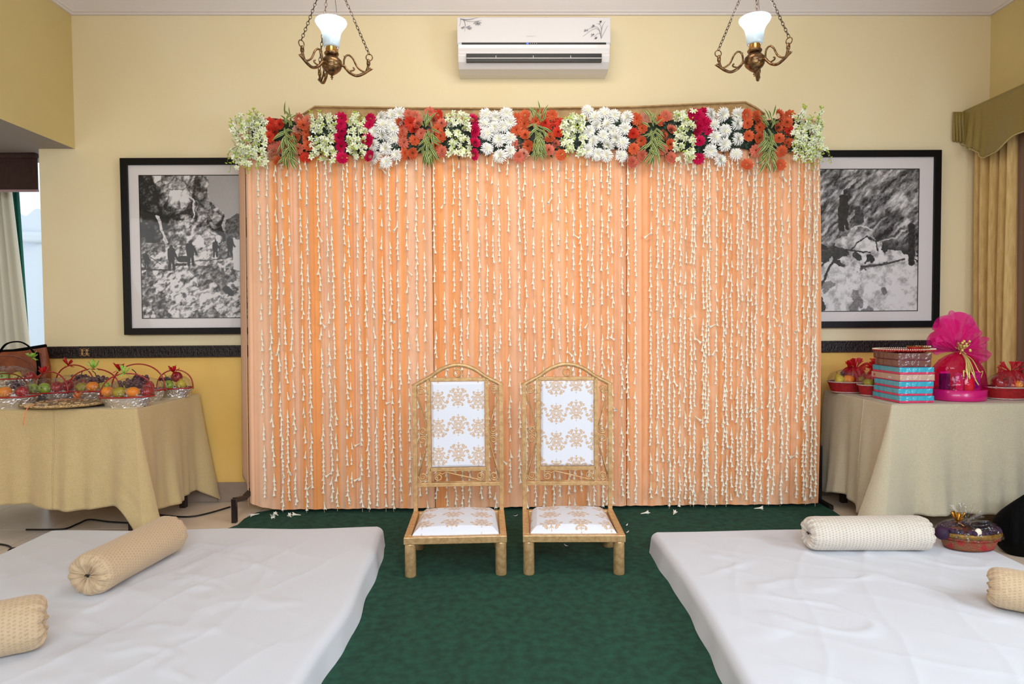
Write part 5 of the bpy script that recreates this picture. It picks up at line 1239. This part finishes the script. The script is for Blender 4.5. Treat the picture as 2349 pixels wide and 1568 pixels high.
for i, (dx, dy, w_, h_, c_, lab) in enumerate(pk):
    b = thing('packet', lab+' inside the magenta hamper', 'packet', (hx+dx, hy+dy, TR+.054), 0, 'packets in the hamper')
    m_ = mat('packet_print_%s' % ('blue', 'white', 'orange', 'lilac')[i], c_, .4, noise=(26, 2), col2=[(90, 40, 120), (226, 60, 80), (236, 90, 60), (90, 110, 180)][i])
    if i == 2: MB().lathe([(w_/2*.9, 0), (w_/2, .01), (w_/2, h_*.72), (w_/2*.8, h_*.82)], 20).obj('jar_body', m_, b); MB().lathe([(w_/2*.84, h_*.80), (w_/2*.84, h_)], 20).obj('jar_lid', white_pl, b)
    else: MB().box(-w_/2, w_/2, -.012, .012, 0, h_).obj('pouch', m_, b, smooth=False, bevel=.004); MB().box(-w_/2, w_/2, -.002, .002, h_, h_+.012).obj('seal', white_pl, b, smooth=False)

# ================================================================ BASKET ON THE RIGHT MATTRESS, BLACK BAG
bk = thing('wrapped_basket', 'red and gold oval basket in clear cellophane on the right mattress', 'basket', (PY(2222, 1240, 3.23).x, 3.23, MT+.006))
band_g = mat('gold_rim_band', (150, 110, 40), .4, .3, noise=(50, 3), col2=(110, 78, 24)); wick = mat('red_gold_wicker', (170, 24, 36), .5, noise=(34, 3), col2=(128, 92, 52), bump=(120, .8))
MB().grid(60, 9, lambda u, v: ((.118+.034*v)*math.cos(u*2*PI), (.075+.022*v)*math.sin(u*2*PI), .085*v+.001*math.sin(v*60)), wrap=True).obj('wicker_body', wick, bk, solid=.003)
MB().grid(60, 4, lambda u, v: ((.150+.004*math.sin(v*PI))*math.cos(u*2*PI), (.096+.004*math.sin(v*PI))*math.sin(u*2*PI), .064+.024*v), wrap=True).obj('gold_band', band_g, bk, solid=.004)
MB().lathe([(.001, .050), (.150, .050)], 40, sy=.64, caps=(False, False)).obj('inner_lining', band_red, bk)
wrap_dome(bk, cello, .155, .105, .055, .080, 91, amp=.09); net_puff(bk, cello, -.02, .125, .095, .10, 8, 'cellophane_bunch', 6)
bow(bk, mat('gold_foil_ribbon', (210, 150, 50), .25, .8), (-.075, -.02, .135), .036, 72)
g = MB(); q = random.Random(12)
for k in range(60):
    a = q.uniform(0, 6.28); rr = .85+.15*q.random(); g.ball((.140*rr*math.cos(a), .088*rr*math.sin(a), .088+.006*q.random()), .016, 7, 5)
g.ball((-.158, -.03, .082), .034, 10, 7); g.obj('purple_cloth', purple_m, None, bk.location); o = bpy.data.objects['purple_cloth']; tag(o, 'dark purple velvet cloth bunched inside the cellophane basket', 'cloth')
o = MB().ball((0, 0, 0), .019, 12, 8, 1, .6, 1.2).obj('white_pebble_bottle', ivory_m, None, bk.location+Vector((-.015, -.085, .098))); o.name = 'trinket'; tag(o, 'small white rounded trinket at the front of the cellophane basket', 'trinket')
g = MB()
for k in range(4): g.tube([(.045*math.cos(j*PI/8)*(1-.12*k)+.06, .035*math.sin(j*PI/8), .10+.008*k+.012*math.sin(j*PI/8+k)) for j in range(16)], .006, 6, closed=True)
o = g.obj('bangles', mat('dark_blue_lacquer', (20, 26, 44), .15, coat=.8), None, bk.location); tag(o, 'dark blue bangles at the right in the cellophane basket', 'bangles', kind='stuff')
bb = thing('black_bag', 'black fabric bag on the floor right of the right mattress', 'bag', (2.93, 3.46, .0))
MB().grid(50, 20, lambda u, v: ((.27*math.sin(PI*(.12+.80*v))**.4)*math.copysign(abs(math.cos(u*2*PI))**.7, math.cos(u*2*PI))-.02+.04*v, .13*math.sin(PI*(.1+.85*v))**.5*math.sin(u*2*PI), .31*v+.03*math.sin(u*4*PI)*v), wrap=True).obj('body', blackfab, bb)
MB().tube(spline([(-.22, -.08, .26), (-.26, -.12, .20), (-.27, -.13, .10)], 5), .018, 8, flat=.4).obj('strap', blackfab, bb)
MB().tube(spline([(-.1, -.1, .30), (0, -.13, .34), (.1, -.1, .31)], 5), .014, 8, flat=.5).obj('top_handle', blackfab, bb)
g = MB(); g.bar((-.19, -.14, .20), (-.155, -.142, .195), .008, .004); g.bar((-.160, -.142, .19), (-.150, -.145, .14), .008, .004); g.obj('silver_buckle', silver_tr, bb)

# ================================================================ CABLES
def cable(label, pts, r=.0055):
    P = [PZ(a, b, .007) for a, b in pts]; tag(MB().tube(spline(P, 8), r, 6).obj('cable', cable_m), label, 'cable', 'black cables on the tiles')
cable('black cable on the tiles from under the left table to the stand foot', [(365, 1180), (400, 1184), (440, 1184), (480, 1176), (528, 1162)])
cable('black cable under the left table, curving towards its front leg', [(60, 1214), (110, 1214), (150, 1212), (180, 1200), (205, 1191), (250, 1196), (300, 1199)])
cable('black cable loop on the tiles at the left frame edge', [(-10, 1246), (20, 1252), (30, 1266), (24, 1278), (20, 1262), (40, 1256), (62, 1262)])

# ================================================================ PENDANT LAMPS
def lamp(label, px, py, azs, yc=3.2):
    c = PY(px, py, yc); t = thing('pendant_lamp', label, 'lamp', c, 0, 'brass pendant lamps'); k = 1/3677.
    MB().lathe([(.001, -.060), (.003, -.0600), (.004, -.056), (.002, -.052), (.007, -.050), (.0075, -.047), (.003, -.045), (.003, -.040)], 14, (0, 0, -.012), caps=(False, False)).obj('finial', brass_m, t)
    MB().lathe([(.002, -.055), (.010, -.050), (.024, -.040), (.040, -.024), (.0465, -.014), (.0445, -.010), (.0485, -.006), (.0485, .016), (.0455, .020), (.0415, .022), (.036, .030), (.022, .038), (.013, .042)], 28, fn=lambda a, i, z: 1+(.03*math.cos(a*12) if i in (2, 3) else 0)).obj('body', brass_m, t)
    MB().lathe([(.012, .038), (.030, .042), (.035, .050), (.034, .054), (.022, .054)], 24, caps=(False, True)).obj('drip_pan', brass_m, t)
    MB().lathe([(.027, .054), (.028, .058), (.027, .080), (.0285, .083), (.024, .083)], 24).obj('neck', brass_l, t)
    m = shade_m
    sh_ = MB().lathe([(.030, .080), (.036, .086), (.038, .105), (.039, .125), (.042, .145), (.047, .160), (.058, .178), (.069, .190), (.0735, .200), (.071, .206), (.066, .2065)], 48, fn=lambda a, i, z: 1+(.03*math.cos(a*24) if 1 < i < 7 else 0), caps=(False, False)).obj('glass_shade', m, t, solid=.0025)
    MB().ball((0, 0, .175), .016, 12, 8).obj('bulb', bulb_m, sh_)
    pl_ = bpy.data.lights.new('bulb_light', 'POINT'); pl_.energy = 3.6; pl_.color = (.92, .97, 1); pl_.shadow_soft_size = .05
    lo = bpy.data.objects.new('bulb_light', pl_); C.objects.link(lo); lo.parent = t; lo.location = (0, 0, .235)
    hub = Vector((.0, 0, .467))
    for az in azs:
        d = Vector((math.cos(az), math.sin(az), 0)); Q = lambda l: [d*(a*k)+Vector((0, 0, b*k)) for a, b in l]
        g = MB()
        g.tube(spline(Q([(150, -10), (210, -20), (250, -70), (320, -140), (430, -185), (540, -150), (640, -85), (690, -55)]), 4), [.0055]*1+[.0062]*26+[.002]*2 if False else .0070, 7)
        g.tube(spline(Q([(215, -20), (212, 40), (222, 110), (260, 165), (315, 165), (372, 110), (410, 30), (450, -40), (510, -90), (560, -110)]), 4), .0046, 7)
        g.tube(spline(Q([(240, -70), (290, -105), (350, -100), (392, -80), (385, -50), (365, -45)]), 4), .0038, 6)
        g.tube(Q([(235, 130), (205, 160)]), [.0035, .001], 5); g.tube(Q([(300, 165), (315, 190)]), [.0035, .001], 5); g.tube(Q([(640, -85), (720, -60)]), [.006, .001], 6)
        g.tube(spline(Q([(600, -110), (628, -40), (640, 30), (648, 85)]), 4), .0065, 8)
        ar_ = g.obj('arm', brass_m, t)
        MB().lathe([(.005, 0), (.0095, .008), (.0085, .026), (.0055, .032)], 10, tuple(Q([(640, -10)])[0])).obj('arm_cup', brass_m, ar_)
        rc = Q([(655, 140)])[0]
        MB().tube([rc+d*(.0155*math.cos(a*PI/8))+Vector((0, 0, .0155*math.sin(a*PI/8))) for a in range(16)], .0026, 7, closed=True).obj('ring', brass_m, ar_)
        a = rc+Vector((0, 0, .015)); L_ = (hub-a).length; n = int(L_/.0175); dr = (hub-a).normalized(); sd_ = dr.cross(Vector((0, 1, 0))).normalized(); fw_ = dr.cross(sd_)
        g = MB()
        for i in range(n):
            cc = a+dr*(L_*(i+.5)/n); sdv = (sd_*math.cos(.6)+fw_*math.sin(.6)) if i % 2 else (fw_*math.cos(.6)-sd_*math.sin(.6))
            g.tube([cc+dr*(.0115*math.cos(j*PI/5))+sdv*(.0062*math.sin(j*PI/5)) for j in range(10)], .0016, 5, closed=True)
        g.obj('chain', chain_m, t)
    MB().tube([(.028, .01, 0.05), (.030, .012, .2), (.004, .002, .47)], .0012, 5).obj('wire', cable_m, t)
    top = ZC-c.z
    MB().tube([hub, (0, 0, top-.04)], .006, 8).obj('rod', brass_m, t); MB().lathe([(.045, top-.012), (.04, top-.028), (.012, top-.045)], 24).obj('ceiling_rose', brass_m, t)
    MB().tube([hub+Vector((.012*math.cos(j*PI/6), 0, .012*math.sin(j*PI/6))) for j in range(12)], .0035, 6, closed=True).obj('hub_ring', brass_m, t)
lamp('brass pendant lamp left of the air conditioner, one arm pointing right', 761, 148, (R(4), R(124), R(236)))
lamp('brass pendant lamp right of the air conditioner, one arm pointing left', 1731, 141, (R(180), R(306), R(62)))
# lighting of single lamps ends here
